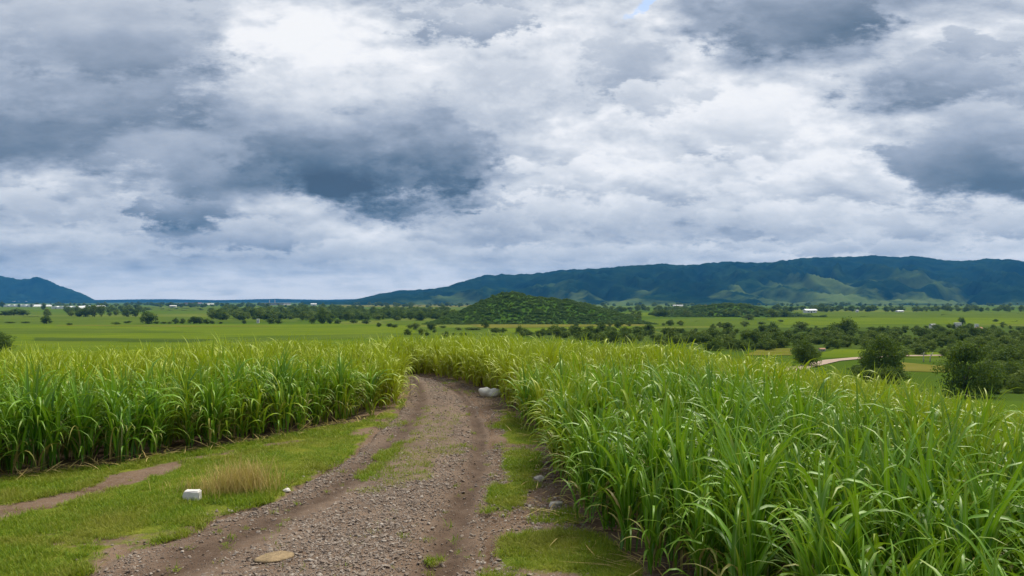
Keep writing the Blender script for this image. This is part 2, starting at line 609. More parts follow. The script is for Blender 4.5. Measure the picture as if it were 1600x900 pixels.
def stone_mat():
    m, n, p, out = new_mat('gravel_stone')
    rnd = n.node('ShaderNodeObjectInfo').outputs['Random']
    c = n.ramp(rnd, [(0.0, (0.12, 0.085, 0.06, 1)), (0.35, (0.20, 0.14, 0.10, 1)), (0.65, (0.28, 0.215, 0.165, 1)),
                     (0.9, (0.36, 0.30, 0.245, 1)), (1.0, (0.50, 0.44, 0.37, 1))])
    tc = n.node('ShaderNodeTexCoord').outputs['Object']
    c = n.mix(0.35, c, n.mix(n.noise(tc, 2.5, 5, 0.6), (0.09, 0.065, 0.05, 1), (0.34, 0.285, 0.24, 1)))
    n.put(p.inputs['Base Color'], c)
    p.inputs['Roughness'].default_value = 0.85
    return m


M_STONE = stone_mat()


def dirt_nodes(n, pos):
    """earth with fine grit"""
    a = n.noise(pos, 0.9, 5, 0.6)
    b = n.noise(pos, 9.0, 6, 0.65)
    c = n.mix(n.maprange(a, 0.32, 0.68), (0.105, 0.064, 0.040, 1), (0.195, 0.132, 0.090, 1))
    c = n.mix(n.m('MULTIPLY', n.maprange(b, 0.4, 0.75), 0.6), c, (0.25, 0.19, 0.145, 1))
    vor = n.node('ShaderNodeTexVoronoi', feature='F1')
    n.put(vor.inputs['Vector'], pos)
    vor.inputs['Scale'].default_value = 38.0
    sepc = n.node('ShaderNodeSeparateColor'); n.l.new(vor.outputs['Color'], sepc.inputs[0])
    grit = n.m('MULTIPLY', n.maprange(vor.outputs['Distance'], 0.25, 0.45, 1.0, 0.0), n.maprange(sepc.outputs[0], 0.55, 0.75))
    c = n.mix(n.m('MULTIPLY', grit, 0.7), c, n.mix(sepc.outputs[1], (0.16, 0.13, 0.11, 1), (0.36, 0.32, 0.29, 1)))
    return c, n.m('ADD', n.m('MULTIPLY', b, 0.6), n.m('MULTIPLY', grit, 0.6))


def ground_mat():
    m, n, p, out = new_mat('ground')
    pos = n.node('ShaderNodeNewGeometry').outputs['Position']
    dirt, h = dirt_nodes(n, pos)
    g1 = n.noise(pos, 1.6, 6, 0.65)
    g2 = n.noise(pos, 22.0, 5, 0.7)
    grass = n.mix(n.maprange(g1, 0.35, 0.65), (0.085, 0.130, 0.015, 1), (0.20, 0.21, 0.03, 1))
    grass = n.mix(n.m('MULTIPLY', n.maprange(g2, 0.45, 0.7), 0.6), grass, (0.045, 0.06, 0.015, 1))
    gm = n.maprange(n.m('ADD', n.attr('grass'), n.m('MULTIPLY', n.m('SUBTRACT', n.noise(pos, 3.5, 6, 0.7), 0.5), 0.9)), 0.4, 0.6)
    near = n.mix(gm, dirt, grass)
    # open country: a patchwork of crops and pasture
    vor = n.node('ShaderNodeTexVoronoi', feature='F1', distance='MANHATTAN')
    mp = n.node('ShaderNodeMapping'); n.put(mp.inputs[0], pos)
    mp.inputs['Scale'].default_value = (1 / 260, 1 / 330, 0.0)
    mp.inputs['Rotation'].default_value = (0, 0, 0.35)
    n.l.new(mp.outputs[0], vor.inputs['Vector'])
    vor.inputs['Scale'].default_value = 1.0
    sepc = n.node('ShaderNodeSeparateColor'); n.l.new(vor.outputs['Color'], sepc.inputs[0])
    far = n.ramp(sepc.outputs[0], [(0.0, (0.065, 0.11, 0.012, 1)), (0.3, (0.095, 0.14, 0.018, 1)), (0.55, (0.08, 0.135, 0.012, 1)),
                                   (0.75, (0.13, 0.16, 0.028, 1)), (1.0, (0.17, 0.16, 0.045, 1))], 'CONSTANT')
    fn = n.noise(pos, 0.035, 6, 0.6)
    far = n.mix(n.m('MULTIPLY', n.maprange(fn, 0.4, 0.7), 0.45), far, (0.05, 0.08, 0.022, 1))
    c = n.mix(n.attr('far'), near, far)
    n.put(p.inputs['Base Color'], c)
    p.inputs['Roughness'].default_value = 0.95
    p.inputs['Specular IOR Level'].default_value = 0.0
    b = n.node('ShaderNodeBump'); b.inputs['Strength'].default_value = 0.7; b.inputs['Distance'].default_value = 0.03
    n.put(b.inputs['Height'], n.m('ADD', h, n.m('MULTIPLY', g2, 0.7)))
    n.l.new(b.outputs[0], p.inputs['Normal'])
    return m


def track_mat():
    m, n, p, out = new_mat('track_earth')
    pos = n.node('ShaderNodeNewGeometry').outputs['Position']
    dirt, h = dirt_nodes(n, pos)
    rut = n.attr('rut')
    dirt = n.mix(n.m('MULTIPLY', rut, n.maprange(n.noise(pos, 2.2, 5, 0.6), 0.3, 0.6, 0.45, 0.95)), dirt, (0.070, 0.042, 0.026, 1))
    n.put(p.inputs['Base Color'], dirt)
    p.inputs['Roughness'].default_value = 0.92
    p.inputs['Specular IOR Level'].default_value = 0.2
    b = n.node('ShaderNodeBump'); b.inputs['Strength'].default_value = 0.9; b.inputs['Distance'].default_value = 0.03
    n.put(b.inputs['Height'], n.m('ADD', h, n.noise(pos, 4.0, 5, 0.6)))
    n.l.new(b.outputs[0], p.inputs['Normal'])
    return m


def field_mat(name, a, b, row=0.0, rot=0.0):
    m, n, p, out = new_mat(name)
    pos = n.node('ShaderNodeNewGeometry').outputs['Position']
    f = n.noise(pos, 0.02, 6, 0.6)
    mp = n.node('ShaderNodeMapping'); n.put(mp.inputs[0], pos)
    mp.inputs['Rotation'].default_value = (0, 0, rot)
    mp.inputs['Scale'].default_value = (0.012, 0.12, 0.0)
    g = n.noise(mp.outputs[0], 1.0, 5, 0.6)
    c = n.mix(n.maprange(n.m('ADD', n.m('MULTIPLY', f, 0.5), n.m('MULTIPLY', g, 0.5)), 0.38, 0.62), a, b)
    fine = n.noise(pos, 1.2, 5, 0.7)
    c = n.mix(n.m('MULTIPLY', n.maprange(fine, 0.5, 0.75), 0.35), c, tuple(x * 0.5 for x in a[:3]) + (1,))
    n.put(p.inputs['Base Color'], c)
    p.inputs['Roughness'].default_value = 0.95
    p.inputs['Specular IOR Level'].default_value = 0.0
    return m


M_GROUND = ground_mat()
M_TRACK = track_mat()
M_FIELD_A = field_mat('field_bright', (0.080, 0.130, 0.012, 1), (0.140, 0.182, 0.016, 1), rot=0.15)
M_FIELD_B = field_mat('field_mid', (0.065, 0.105, 0.014, 1), (0.110, 0.150, 0.022, 1), rot=0.4)
M_FIELD_C = field_mat('field_straw', (0.12, 0.13, 0.020, 1), (0.18, 0.165, 0.040, 1), rot=0.1)
M_FIELD_D = field_mat('field_dark', (0.048, 0.080, 0.014, 1), (0.080, 0.115, 0.022, 1), rot=0.2)
M_ROAD = field_mat('dirt_road', (0.36, 0.27, 0.21, 1), (0.44, 0.35, 0.28, 1))

# ------------------------------------------------------------------ layout of the near ground
W = lambda lst: np.array([at(*p)[:2] for p in lst])
TRACK_L = np.vstack([[(-7.6, -8), (-7.2, 2), (-6.0, 6)],
                     W([(143, 897), (187, 867), (290, 840), (333, 813), (417, 787), (483, 753), (545, 717), (571, 695), (618, 654), (634, 632), (640, 606), (641, 594)]),
                     [(-5.2, 31.4), (-9, 33.0), (-14, 34.6), (-24, 36.8)]])
TRACK_R = np.vstack([[(0.1, -8), (0.0, 0), (-0.2, 5)],
                     W([(752, 900), (757, 840), (760, 790), (768, 750), (771, 717), (769, 680), (756, 654), (743, 630), (722, 610), (690, 596)]),
                     [(-4.0, 33.0), (-7.5, 34.8), (-12.5, 36.4), (-24, 39.0)]])
CANE_EDGE_R = np.vstack([[(3.4, 0.5), (2.7, 4.0)],
                         W([(1010, 900), (962, 862), (910, 815), (872, 770), (864, 725), (858, 690), (806, 652), (788, 628), (752, 608), (700, 592)]),
                         [(-4.0, 33.6), (-7.3, 35.4), (-12.2, 37.0), (-24, 39.8), (-44, 44)]])
CANE_EDGE_L = np.vstack([[(-46, 6.5), (-16, 9.0), (-12, 10.9)],
                         W([(0, 750), (83, 738), (180, 730), (233, 717), (310, 703), (400, 690), (486, 671), (563, 658), (616, 638), (626, 618), (628, 600)]),
                         [(-5.8, 30.8), (-9.3, 32.5), (-14.2, 34.0), (-24, 36.2), (-46, 40)]])
POLY_R = np.vstack([CANE_EDGE_R, [(-44, 62), (46, 62), (46, 0.5)]])
POLY_L = CANE_EDGE_L
BARE_PATH = W([(-60, 818), (0, 800), (60, 790), (170, 762), (300, 718), (400, 700), (480, 686), (570, 672)])


def ell(px0, px1, py0, py1):
    a = at((px0 + px1) / 2, py0)[:2]; b = at((px0 + px1) / 2, py1)[:2]
    c0 = at(px0, (py0 + py1) / 2)[:2]; c1 = at(px1, (py0 + py1) / 2)[:2]
    return ((a + b) / 2, max(abs(c1[0] - c0[0]) / 2, .1), max(abs(a[1] - b[1]) / 2, .1))


PATCHES = [ell(775, 862, 636, 706), ell(752, 818, 762, 792), ell(775, 985, 828, 905), ell(780, 850, 700, 760), ell(900, 1010, 850, 960)]
MEDIAN = [(ell(568, 678, 720, 764), 1.0), (ell(606, 710, 684, 730), 1.05), (ell(640, 728, 632, 694), .72), (ell(560, 600, 765, 775), .6),
          (ell(660, 700, 602, 622), .4), (ell(690, 760, 596, 612), .45), (ell(600, 640, 650, 676), .4)]
DRY_SPOTS = [ell(330, 412, 722, 775)]


def grass_amount(P):
    """how much turf covers the near ground, 0 to 1"""
    P = np.asarray(P)[:, :2]
    turf = np.zeros(len(P))
    track = inside(P, np.vstack([TRACK_L, TRACK_R[::-1]]))
    # left verge
    dl = dist_line(P, TRACK_L)
    cl = np.interp(P[:, 1], TRACK_L[:, 1], TRACK_L[:, 0])
    left = (P[:, 0] < cl) & ~track
    verge = 0.45 + 0.55 * np.clip((dl + (fbm(P[:, 0] * 1.6 + 3, P[:, 1] * 1.6, 3) - 0.5) * 1.6) / 0.8, 0, 1) - 0.9 * np.clip(fbm(P[:, 0] * 0.9 + 8, P[:, 1] * 0.9, 4) - 0.64, 0, 1) * 3
    pd = dist_line(P, BARE_PATH)
    wob = (fbm(P[:, 0] * 1.1, P[:, 1] * 1.1, 3) - 0.5) * 0.9
    verge = verge - np.interp(P[:, 0], [-7.4, -6.5, -5.7], [1.15, 0.95, 0.4]) * (1 - sstep(0.15, 0.6, pd + wob * 0.9))
    turf = np.where(left, verge, turf)
    right = ~left & ~track
    base = 0.12 + 0.5 * np.clip(fbm(P[:, 0] * 1.3 + 2, P[:, 1] * 1.3, 3) - 0.42, 0, 1) * 2
    for (c, rx, ry) in PATCHES:
        q = np.hypot((P[:, 0] - c[0]) / rx, (P[:, 1] - c[1]) / ry)
        base = np.maximum(base, 0.95 * (1 - sstep(0.7, 1.25, q + wob)))
    turf = np.where(right, base, turf)
    for (c, rx, ry), k in MEDIAN:
        q = np.hypot((P[:, 0] - c[0]) / rx, (P[:, 1] - c[1]) / ry)
        turf = np.where(track, np.maximum(turf, k * (1 - sstep(0.7, 1.3, q + wob * 1.2))), turf)
    under = inside(P, POLY_L) | inside(P, POLY_R)
    turf = np.where(under, 0.1, turf)
    return turf


# ------------------------------------------------------------------ ground sheet
def build_ground():
    def axis(fine0, fine1, step, lo, hi):
        a = list(np.arange(fine0, fine1 + 1e-6, step))
        g = []; s = step; v = fine1
        while v < hi:
            s *= 1.09; v += s; g.append(min(v, hi))
        h = []; s = step; v = fine0
        while v > lo:
            s *= 1.09; v -= s; h.append(max(v, lo))
        return np.array(h[::-1] + a + g)
    xs = axis(-14, 10, 0.2, -11000, 11000)
    ys = axis(3, 36, 0.2, -600, 11000)
    X, Y = np.meshgrid(xs, ys, indexing='ij')
    P = np.stack([X.ravel(), Y.ravel()], 1)
    Z = ground_z(P[:, 0], P[:, 1])
    nearm = (np.abs(P[:, 0]) < 40) & (P[:, 1] > -12) & (P[:, 1] < 60)
    gr = np.full(len(P), 0.6)
    gr[nearm] = grass_amount(P[nearm])
    bump = np.where(nearm, (fbm(P[:, 0] * 0.9, P[:, 1] * 0.9, 4) - 0.5) * 0.10 + 0.03 * np.clip(gr, 0, 1), 0)
    track = np.zeros(len(P), bool)
    track[nearm] = inside(P[nearm], np.vstack([TRACK_L, TRACK_R[::-1]]))
    Z = Z + np.where(track, -0.06, bump)
    far = sstep(50, 75, np.hypot(P[:, 0], P[:, 1]))
    me = mesh_from('ground', np.column_stack([P, Z]), grid_faces(len(xs), len(ys)), M_GROUND, True, {'grass': gr, 'far': far})
    tag(obj('ground', me), kind='structure')


def resample(line, n):
    line = np.asarray(line)
    s = np.r_[0, np.cumsum(np.hypot(*np.diff(line, axis=0).T))]
    t = np.linspace(0, s[-1], n)
    return np.column_stack([np.interp(t, s, line[:, 0]), np.interp(t, s, line[:, 1])])


def track_surface(u, P):
    n1 = fbm(P[:, 0] * 1.3, P[:, 1] * 1.3, 4) - 0.5
    rut = np.exp(-((u - 0.22) / 0.10) ** 2) + 1.2 * np.exp(-((u - 0.90) / 0.065) ** 2)
    crown = 0.03 * np.sin(np.pi * np.clip(u, 0, 1))
    edge = np.minimum(u, 1 - u)
    z = crown - 0.055 * rut + 0.035 * n1 + 0.018 * (fbm(P[:, 0] * 6, P[:, 1] * 6, 3) - 0.5)
    z = z + 0.025 - 0.10 * (1 - sstep(-0.04, 0.05, edge + 0.10 * n1))
    return z, np.clip(rut, 0, 1)


def build_track():
    nl, nw = 420, 64
    # pair the two edges by the same rows
    key = np.linspace(0, 1, len(TRACK_L))
    Ls = resample(TRACK_L, nl); Rs = resample(TRACK_R, nl)
    us = np.linspace(-0.08, 1.10, nw)
    P = Ls[:, None, :] * (1 - us)[None, :, None] + Rs[:, None, :] * us[None, :, None]
    P = P.reshape(-1, 2)
    U = np.tile(us, nl)
    dz, rut = track_surface(U, P)
    Z = ground_z(P[:, 0], P[:, 1]) + dz
    me = mesh_from('dirt_track', np.column_stack([P, Z]), grid_faces(nl, nw), M_TRACK, True, {'rut': rut})
    tag(obj('dirt_track', me), kind='structure')
    return Ls, Rs


build_ground()
TL, TR = build_track()

# ------------------------------------------------------------------ fields and roads lying on the plain
def sheet(name, corners, mat, lift, nu=40, nv=12):
    """corners: far-left, far-right, near-right, near-left pixels"""
    a, b, c, d = [at_plain(*p)[:2] for p in corners]
    u = np.linspace(0, 1, nu)[:, None, None]; v = np.linspace(0, 1, nv)[None, :, None]
    P = ((a * (1 - u) + b * u) * (1 - v) + (d * (1 - u) + c * u) * v).reshape(-1, 2)
    k = np.hypot(*P.T) / 300 * 9
    P = P + np.column_stack([(fbm(P[:, 0] / 25, P[:, 1] / 25 + 3, 3) - .5) * k, (fbm(P[:, 0] / 25 + 7, P[:, 1] / 40, 3) - .5) * k])
    Z = ground_z(P[:, 0], P[:, 1]) + lift
    me = mesh_from(name, np.column_stack([P, Z]), grid_faces(nu, nv), mat, True)
    return tag(obj(name, me), kind='structure')


sheet('crop_field', [(-80, 507), (650, 507), (650, 552), (-80, 560)], M_FIELD_A, 0.10)
sheet('crop_field', [(-80, 494), (470, 495.5), (470, 503), (-80, 503)], M_FIELD_B, 0.12)
sheet('crop_field', [(-80, 513), (180, 514), (330, 520), (-80, 523)], M_FIELD_B, 0.16)
sheet('crop_field', [(330, 528), (640, 521), (650, 526), (360, 536)], M_FIELD_B, 0.17)
sheet('crop_field', [(60, 528), (330, 531), (300, 536), (40, 533)], M_FIELD_D, 0.18)
sheet('field_track', [(100, 508.2), (420, 509.5), (420, 510.6), (100, 509.4)], M_FIELD_C, 0.2)
sheet('crop_field', [(650, 512), (800, 516), (820, 532), (650, 535)], M_FIELD_B, 0.11)
sheet('crop_field', [(730, 506), (1010, 503), (1010, 509), (760, 513)], M_FIELD_C, 0.13)
sheet('crop_field', [(760, 514), (1010, 510), (1040, 514), (800, 520)], M_FIELD_A, 0.14)
sheet('crop_field', [(1010, 499), (1230, 497), (1220, 508), (1010, 511)], M_FIELD_B, 0.12)
sheet('crop_field', [(1210, 487.5), (1640, 488), (1640, 496), (1200, 496)], M_FIELD_B, 0.13)
sheet('crop_field', [(1200, 496.6), (1640, 496.6), (1640, 506), (1230, 508)], M_FIELD_A, 0.16)
sheet('crop_field', [(960, 489), (1180, 488), (1180, 492), (960, 494)], M_FIELD_A, 0.14)
sheet('crop_field', [(540, 476), (760, 476), (760, 480), (520, 480)], M_FIELD_C, 0.15)
sheet('crop_field', [(560, 482), (720, 483), (715, 486), (560, 486)], M_FIELD_B, 0.15)
sheet('crop_field', [(600, 502), (720, 500), (720, 507), (600, 508)], M_FIELD_B, 0.13)
sheet('crop_field', [(150, 479), (330, 481), (330, 486), (150, 484)], M_FIELD_B, 0.16)
sheet('crop_field', [(1310, 546), (1500, 552), (1500, 558), (1280, 560)], M_FIELD_A, 0.10)
sheet('crop_field', [(1410, 566), (1480, 573), (1480, 583), (1400, 580)], M_FIELD_C, 0.10)
sheet('crop_field', [(1190, 545), (1250, 545), (1240, 556), (1160, 556)], M_FIELD_C, 0.10)
sheet('crop_field', [(1540, 585), (1680, 585), (1680, 615), (1540, 615)], M_FIELD_D, 0.10)


sheet('meadow', [(1010, 513), (1660, 509), (1660, 561), (1150, 550)], M_FIELD_D, 0.06)
sheet('meadow', [(800, 521), (1010, 515), (1150, 550), (860, 530)], M_FIELD_D, 0.05)


def road(name, pix, width, lift):
    c = np.array([at_plain(*p)[:2] for p in pix])
    c = resample(c, 60)
    t = np.gradient(c, axis=0); t /= np.hypot(*t.T)[:, None]
    nrm = np.column_stack([-t[:, 1], t[:, 0]])
    us = np.linspace(-1, 1, 7)
    P = (c[:, None, :] + nrm[:, None, :] * (us * width / 2)[None, :, None]).reshape(-1, 2)
    Z = ground_z(P[:, 0], P[:, 1]) + lift + np.tile(0.08 * (1 - us ** 2), 60)
    return tag(obj(name, mesh_from(name, np.column_stack([P, Z]), grid_faces(60, 7), M_ROAD, True)), kind='structure')


road('farm_road', [(1180, 590), (1270, 571), (1300, 564), (1345, 560), (1400, 557), (1470, 556)], 4.5, 0.2)

# ------------------------------------------------------------------ mountains and hills
def mountain_mat(name, green_low=True):
    m, n, p, out = new_mat(name)
    pos = n.node('ShaderNodeNewGeometry').outputs['Position']
    a = n.noise(pos, 0.0035, 8, 0.65)
    b = n.noise(pos, 0.012, 8, 0.72)
    c = n.mix(n.maprange(a, 0.35, 0.65), (0.004, 0.014, 0.010, 1), (0.020, 0.046, 0.018, 1))
    c = n.mix(n.m('MULTIPLY', n.maprange(b, 0.46, 0.60), 0.8), c, (0.003, 0.018, 0.012, 1))
    if green_low:
        low = n.attr('low')
        flat = n.vm('MULTIPLY', pos, (1.0, 1.0, 0.0))
        q = n.noise(flat, 0.0016, 6, 0.62)
        f = n.m('MULTIPLY', n.maprange(n.m('ADD', q, n.m('MULTIPLY', low, 0.22)), 0.66, 0.76), n.maprange(low, 0.42, 0.75))
        c = n.mix(n.m('MULTIPLY', f, 0.7), c, n.mix(n.noise(pos, 0.01, 4, 0.6), (0.08, 0.15, 0.03, 1), (0.19, 0.22, 0.07, 1)))
    n.put(p.inputs['Base Color'], c)
    p.inputs['Roughness'].default_value = 1.0
    p.inputs['Specular IOR Level'].default_value = 0.0
    return m


def build_range(name, sil, d_base, d_crest, nu, nv, spur, seed, mat):
    spx = np.array([s[0] for s in sil], float); spy = np.array([s[1] for s in sil], float)
    px = np.linspace(spx[0], spx[-1], nu)
    tt = np.linspace(0, 1.35, nv)
    PX, T = np.meshgrid(px, tt, indexing='ij')
    phi_t = (PX - 800) / F
    D = d_base + (d_crest - d_base) * T
    X = phi_t * D; Y = D
    fine = (fbm(px * 0.11 + seed, px * 0 + 3.3, 5, 0.6) - 0.5) * 6.0
    sy = np.interp(px, spx, spy) + fine * np.clip((470 - np.interp(px, spx, spy)) / 20, 0, 1)
    H = np.maximum((HORIZON - sy) / F * d_crest, 0) + CAMZ + 18
    H = H[:, None]
    wx = X / 620.0 + 1.1 * fbm(X / 900 + seed, Y / 700, 3) + seed
    wy = Y / 900.0 + 1.1 * fbm(X / 800 + 31, Y / 800 + seed, 3)
    r1 = 1 - np.abs(2 * fbm(wx, wy, 4, 0.5) - 1) * 2.6
    r2 = 1 - np.abs(2 * fbm(wx * 3.1 + 4, wy * 3.1, 3, 0.55) - 1) * 2.0
    prof = np.where(T <= 1, sstep(0, 1.15, T) * 1.0 / sstep(0, 1.15, np.array(1.0)), 1 - (T - 1) * 1.8)
    env = np.sin(np.pi * np.clip(T, 0, 1)) ** 0.8
    Z = H * (prof + spur * env * (r1 - 0.55) + spur * 0.62 * env * (r2 - 0.5)) - 21
    # foothills keep below the crest line of sight
    lim = CAMZ + (H - CAMZ - 18) / d_crest * D * 0.97
    Z = np.where((T < 1), np.minimum(Z, lim), Z)
    low = 1 - T
    V = np.column_stack([X.ravel(), Y.ravel(), Z.ravel()])
    me = mesh_from(name, V, grid_faces(nu, nv), mat, True, {'low': np.clip(low, 0, 1).ravel()})
    return tag(obj(name, me), kind='structure')


RIGHT_SIL = [(470, 474), (520, 472), (560, 466), (620, 453), (680, 450), (705, 444), (760, 429), (800, 427), (830, 428), (870, 421), (930, 419),
             (1000, 413), (1040, 411), (1070, 414), (1130, 408), (1200, 409), (1260, 402), (1310, 401), (1370, 398), (1400, 401), (1430, 399),
             (1500, 407), (1530, 404), (1570, 403), (1600, 407), (1700, 410), (1850, 425), (2000, 440), (2150, 468)]
LEFT_SIL = [(-330, 470), (-240, 445), (-150, 430), (-60, 424), (0, 429), (30, 436), (60, 432), (75, 437), (110, 452), (125, 456), (148, 468), (160, 471)]
M_MTN = mountain_mat('forest_mountain')
M_MTN2 = mountain_mat('far_mountain', False)
build_range('mountain_range', RIGHT_SIL, 3600, 6200, 620, 110, 0.34, 3.7, M_MTN)
build_range('mountain', LEFT_SIL, 6600, 8300, 200, 50, 0.25, 9.1, M_MTN2)
build_range('far_ridge', [(60, 471), (160, 468), (260, 467), (340, 468.5), (430, 466.5), (500, 468), (600, 466), (700, 470)], 8800, 9700, 140, 20, 0.1, 5.2, M_MTN2)


def build_hill(name, px0, px1, sil, d, depth, seed):
    px = np.linspace(px0, px1, 110)
    top = np.interp(px, [s[0] for s in sil], [s[1] for s in sil])
    v = np.linspace(-1, 1, 60)
    X = ((px - 800) / F * d)[:, None] + 0 * v[None, :]
    Y = d + depth * v[None, :] + 0 * px[:, None]
    base = ground_z(X, Y)
    Hh = np.maximum((HORIZON - top) / F * d + CAMZ - gz(0, d), 0)[:, None]
    Z = base - 0.5 + (Hh + 0.5) * np.cos(np.pi / 2 * v[None, :]) ** 1.3 * (1 + 0.28 * (fbm(X / 22 + seed, Y / 22, 4) - 0.5) * (1 - v[None, :] ** 2))
    me = mesh_from(name, np.column_stack([X.ravel(), Y.ravel(), Z.ravel()]), grid_faces(110, 60), M_HILL, True)
    tag(obj(name, me), kind='structure')
    return X, Y, Z


M_HILL = field_mat('hill_turf', (0.040, 0.090, 0.010, 1), (0.075, 0.135, 0.018, 1))
HILL1 = build_hill('hill', 680, 1000, [(680, 505), (700, 494), (722, 485), (742, 475), (762, 468), (785, 461), (800, 460), (822, 463), (845, 464), (868, 468), (890, 471), (905, 475), (930, 479), (950, 486), (975, 492), (1000, 505)], 800, 105, 1.0)
HILL2 = build_hill('hill', 1020, 1240, [(1020, 494), (1060, 486), (1100, 480), (1130, 476), (1160, 477), (1190, 483), (1240, 494)], 1150, 120, 6.0)

# ------------------------------------------------------------------ plants: leaf blades
def blade(L, w, a0, bend, az, base, twist=0.0, seg=9, fold=0.25, sway=0.0, taper=2.2, rnd=0.5, power=1.8):
    """one arching leaf: three vertices across, seg + 1 along"""
    V = []; along = []; mid = []
    ca, sa = math.cos(az), math.sin(az)
    r, z = 0.0, 0.0
    for i in range(seg + 1):
        s = i / seg
        ang = a0 - bend * s ** power
        if i:
            r += math.cos(ang) * L / seg; z += math.sin(ang) * L / seg
        ww = w * min(1.0, 0.45 + 3.0 * s) * max(1 - s ** taper, 0.02) * 0.5
        tw = twist * s
        nx, nz = -math.sin(ang), math.cos(ang)
        lat = sway * s * s
        for k, e in ((-1, 1), (0, 0), (1, 1)):
            lx = k * ww * math.cos(tw)
            up = e * ww * fold + k * ww * math.sin(tw)
            pr = r + nx * up; pz = z + nz * up
            yl = lx + lat
            V.append((base[0] + pr * ca - yl * sa, base[1] + pr * sa + yl * ca, base[2] + pz))
            along.append(s); mid.append(1.0 if k == 0 else 0.0)
    Fc = []
    for i in range(seg):
        for k in (0, 1):
            a = i * 3 + k
            Fc.append((a, a + 1, a + 4, a + 3))
    return V, Fc, along, mid, [rnd] * len(V)


def join_blades(name, bl, mat):
    V = []; Fc = []; A = []; Mi = []; Rn = []
    for v, f, a, m_, r in bl:
        b = len(V)
        V += v; Fc += [tuple(b + i for i in q) for q in f]; A += a; Mi += m_; Rn += r
    return mesh_from(name, V, Fc, mat, True, {'along': A, 'mid': Mi, 'rnd': Rn})


def cane_blades(rr, n, droop):
    out = []
    for i in range(n):
        az = rr.uniform(0, 2 * math.pi)
        rb = rr.uniform(0, 0.14)
        ba = rr.uniform(0, 2 * math.pi)
        h0 = rr.uniform(0.0, 0.88) if i < 25 else rr.uniform(0.05, 0.5)
        base = (rb * math.cos(ba), rb * math.sin(ba), h0)
        low = h0 < 0.35
        L = rr.uniform(0.65, 1.1) if low else rr.uniform(0.75, 1.2)
        kind = rr.random()
        if kind < 0.64 - 0.30 * droop:            # upright young blade
            a0 = R(rr.uniform(74, 89)); bend = R(rr.uniform(8, 55)); power = 2.2
        elif kind < 0.86 - 0.12 * droop:          # arching
            a0 = R(rr.uniform(68, 84)); bend = R(rr.uniform(70, 150)); power = 3.0
        else:                                    # hanging over
            a0 = R(rr.uniform(62, 80)); bend = R(rr.uniform(125, 165)); power = 1.9
        w = rr.uniform(0.040, 0.078)
        rnd = rr.random() * 0.97 if rr.random() > 0.006 else 0.99
        if low and rr.random() < 0.22:
            rnd = 0.99; bend = R(rr.uniform(110, 165)); w *= 0.7
        L *= 1.18
        out.append(blade(L, w, a0, bend, az, base, rr.uniform(-0.7, 0.7), 9, 0.3, rr.uniform(-0.12, 0.12), 2.4, rnd, power))
    return out


def cane_stalks(rr):
    mb = MB()
    for i in range(5):
        a = rr.uniform(0, 6.28); r_ = rr.uniform(0.03, 0.14)
        x, y = r_ * math.cos(a), r_ * math.sin(a)
        h = rr.uniform(0.5, 0.95)
        mb.tube([(x, y, -0.05), (x * 1.15, y * 1.15, h * 0.5), (x * 1.3, y * 1.3, h)], [0.016, 0.014, 0.009], 5)
    return mb


M_STALK = simple_mat('cane_stalk', (0.16, 0.17, 0.05), 0.6, 0.3, 4.0)
CANE = []
for v in range(12):
    rr = random.Random(100 + v)
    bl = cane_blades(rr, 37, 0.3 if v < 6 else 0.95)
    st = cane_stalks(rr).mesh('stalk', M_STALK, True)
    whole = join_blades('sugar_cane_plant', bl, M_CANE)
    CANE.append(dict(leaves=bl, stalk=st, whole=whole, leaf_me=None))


def cane_points():
    out = []
    for poly, lab in ((POLY_R, 1), (POLY_L, 0)):
        s = 0.40
        xs = np.arange(-46, 46, s); ys = np.arange(0.5, 60, s)
        X, Y = np.meshgrid(xs, ys)
        P = np.column_stack([X.ravel(), Y.ravel()])
        P = P + RNG.uniform(-0.19, 0.19, P.shape)
        P = P[inside(P, poly)]
        d = P[:, 1]
        ok = (np.abs(P[:, 0]) < 0.68 * d + 2.2) & (P[:, 0] ** 2 + P[:, 1] ** 2 > 2.6 ** 2)
        # stop once the rise has hidden the rows behind
        gzv = ground_z(P[:, 0], P[:, 1])
        px = 800 + F * P[:, 0] / np.maximum(d, .1)
        s_ = np.interp(px, T_PX, T_S) / F
        d0 = np.interp(px, T_PX, T_D0)
        ok &= d < np.maximum(2.6 / s_ - d0, 33) * np.where(px < 1000, 1, 0) + (2.6 / s_ - d0) * np.where(px < 1000, 0, 1) + 9
        P = P[ok]
        e = dist_line(P, CANE_EDGE_R if lab else CANE_EDGE_L)
        out.append(np.column_stack([P, e, np.full(len(P), lab)]))
    return np.vstack(out)


CP = cane_points()
dcam = np.hypot(CP[:, 0], CP[:, 1])
infr = (np.abs(CP[:, 0]) < 0.66 * CP[:, 1] + 0.3) & (CP[:, 1] > 3.0)
score = dcam * np.where((CP[:, 2] < 0.9) | (dcam < 8), 1.0, 1.9) + np.where(infr, 0, 1e4)
order = np.argsort(score)
IND = order[:298]
REST = order[298:]
near_sorted = [i for i in IND[np.argsort(dcam[IND])]]
PARTED = set(near_sorted[:48])
front = [i for i in IND if CP[i, 3] == 0]
PARTED |= set(sorted(front, key=lambda i: dcam[i])[:10])

hvar = lambda P: 1.0 + 0.22 * (fbm(P[:, 0] * 0.35, P[:, 1] * 0.35, 3) - 0.5) * 2
CH = hvar(CP) * RNG.uniform(0.80, 1.10, len(CP)) * 0.90
CR = RNG.uniform(0, 6.28, len(CP))
CV = np.where((CP[:, 2] < 0.7) & (CP[:, 3] == 0), RNG.integers(6, 12, len(CP)), RNG.integers(0, 12, len(CP)))
CZ = ground_z(CP[:, 0], CP[:, 1]) - 0.02

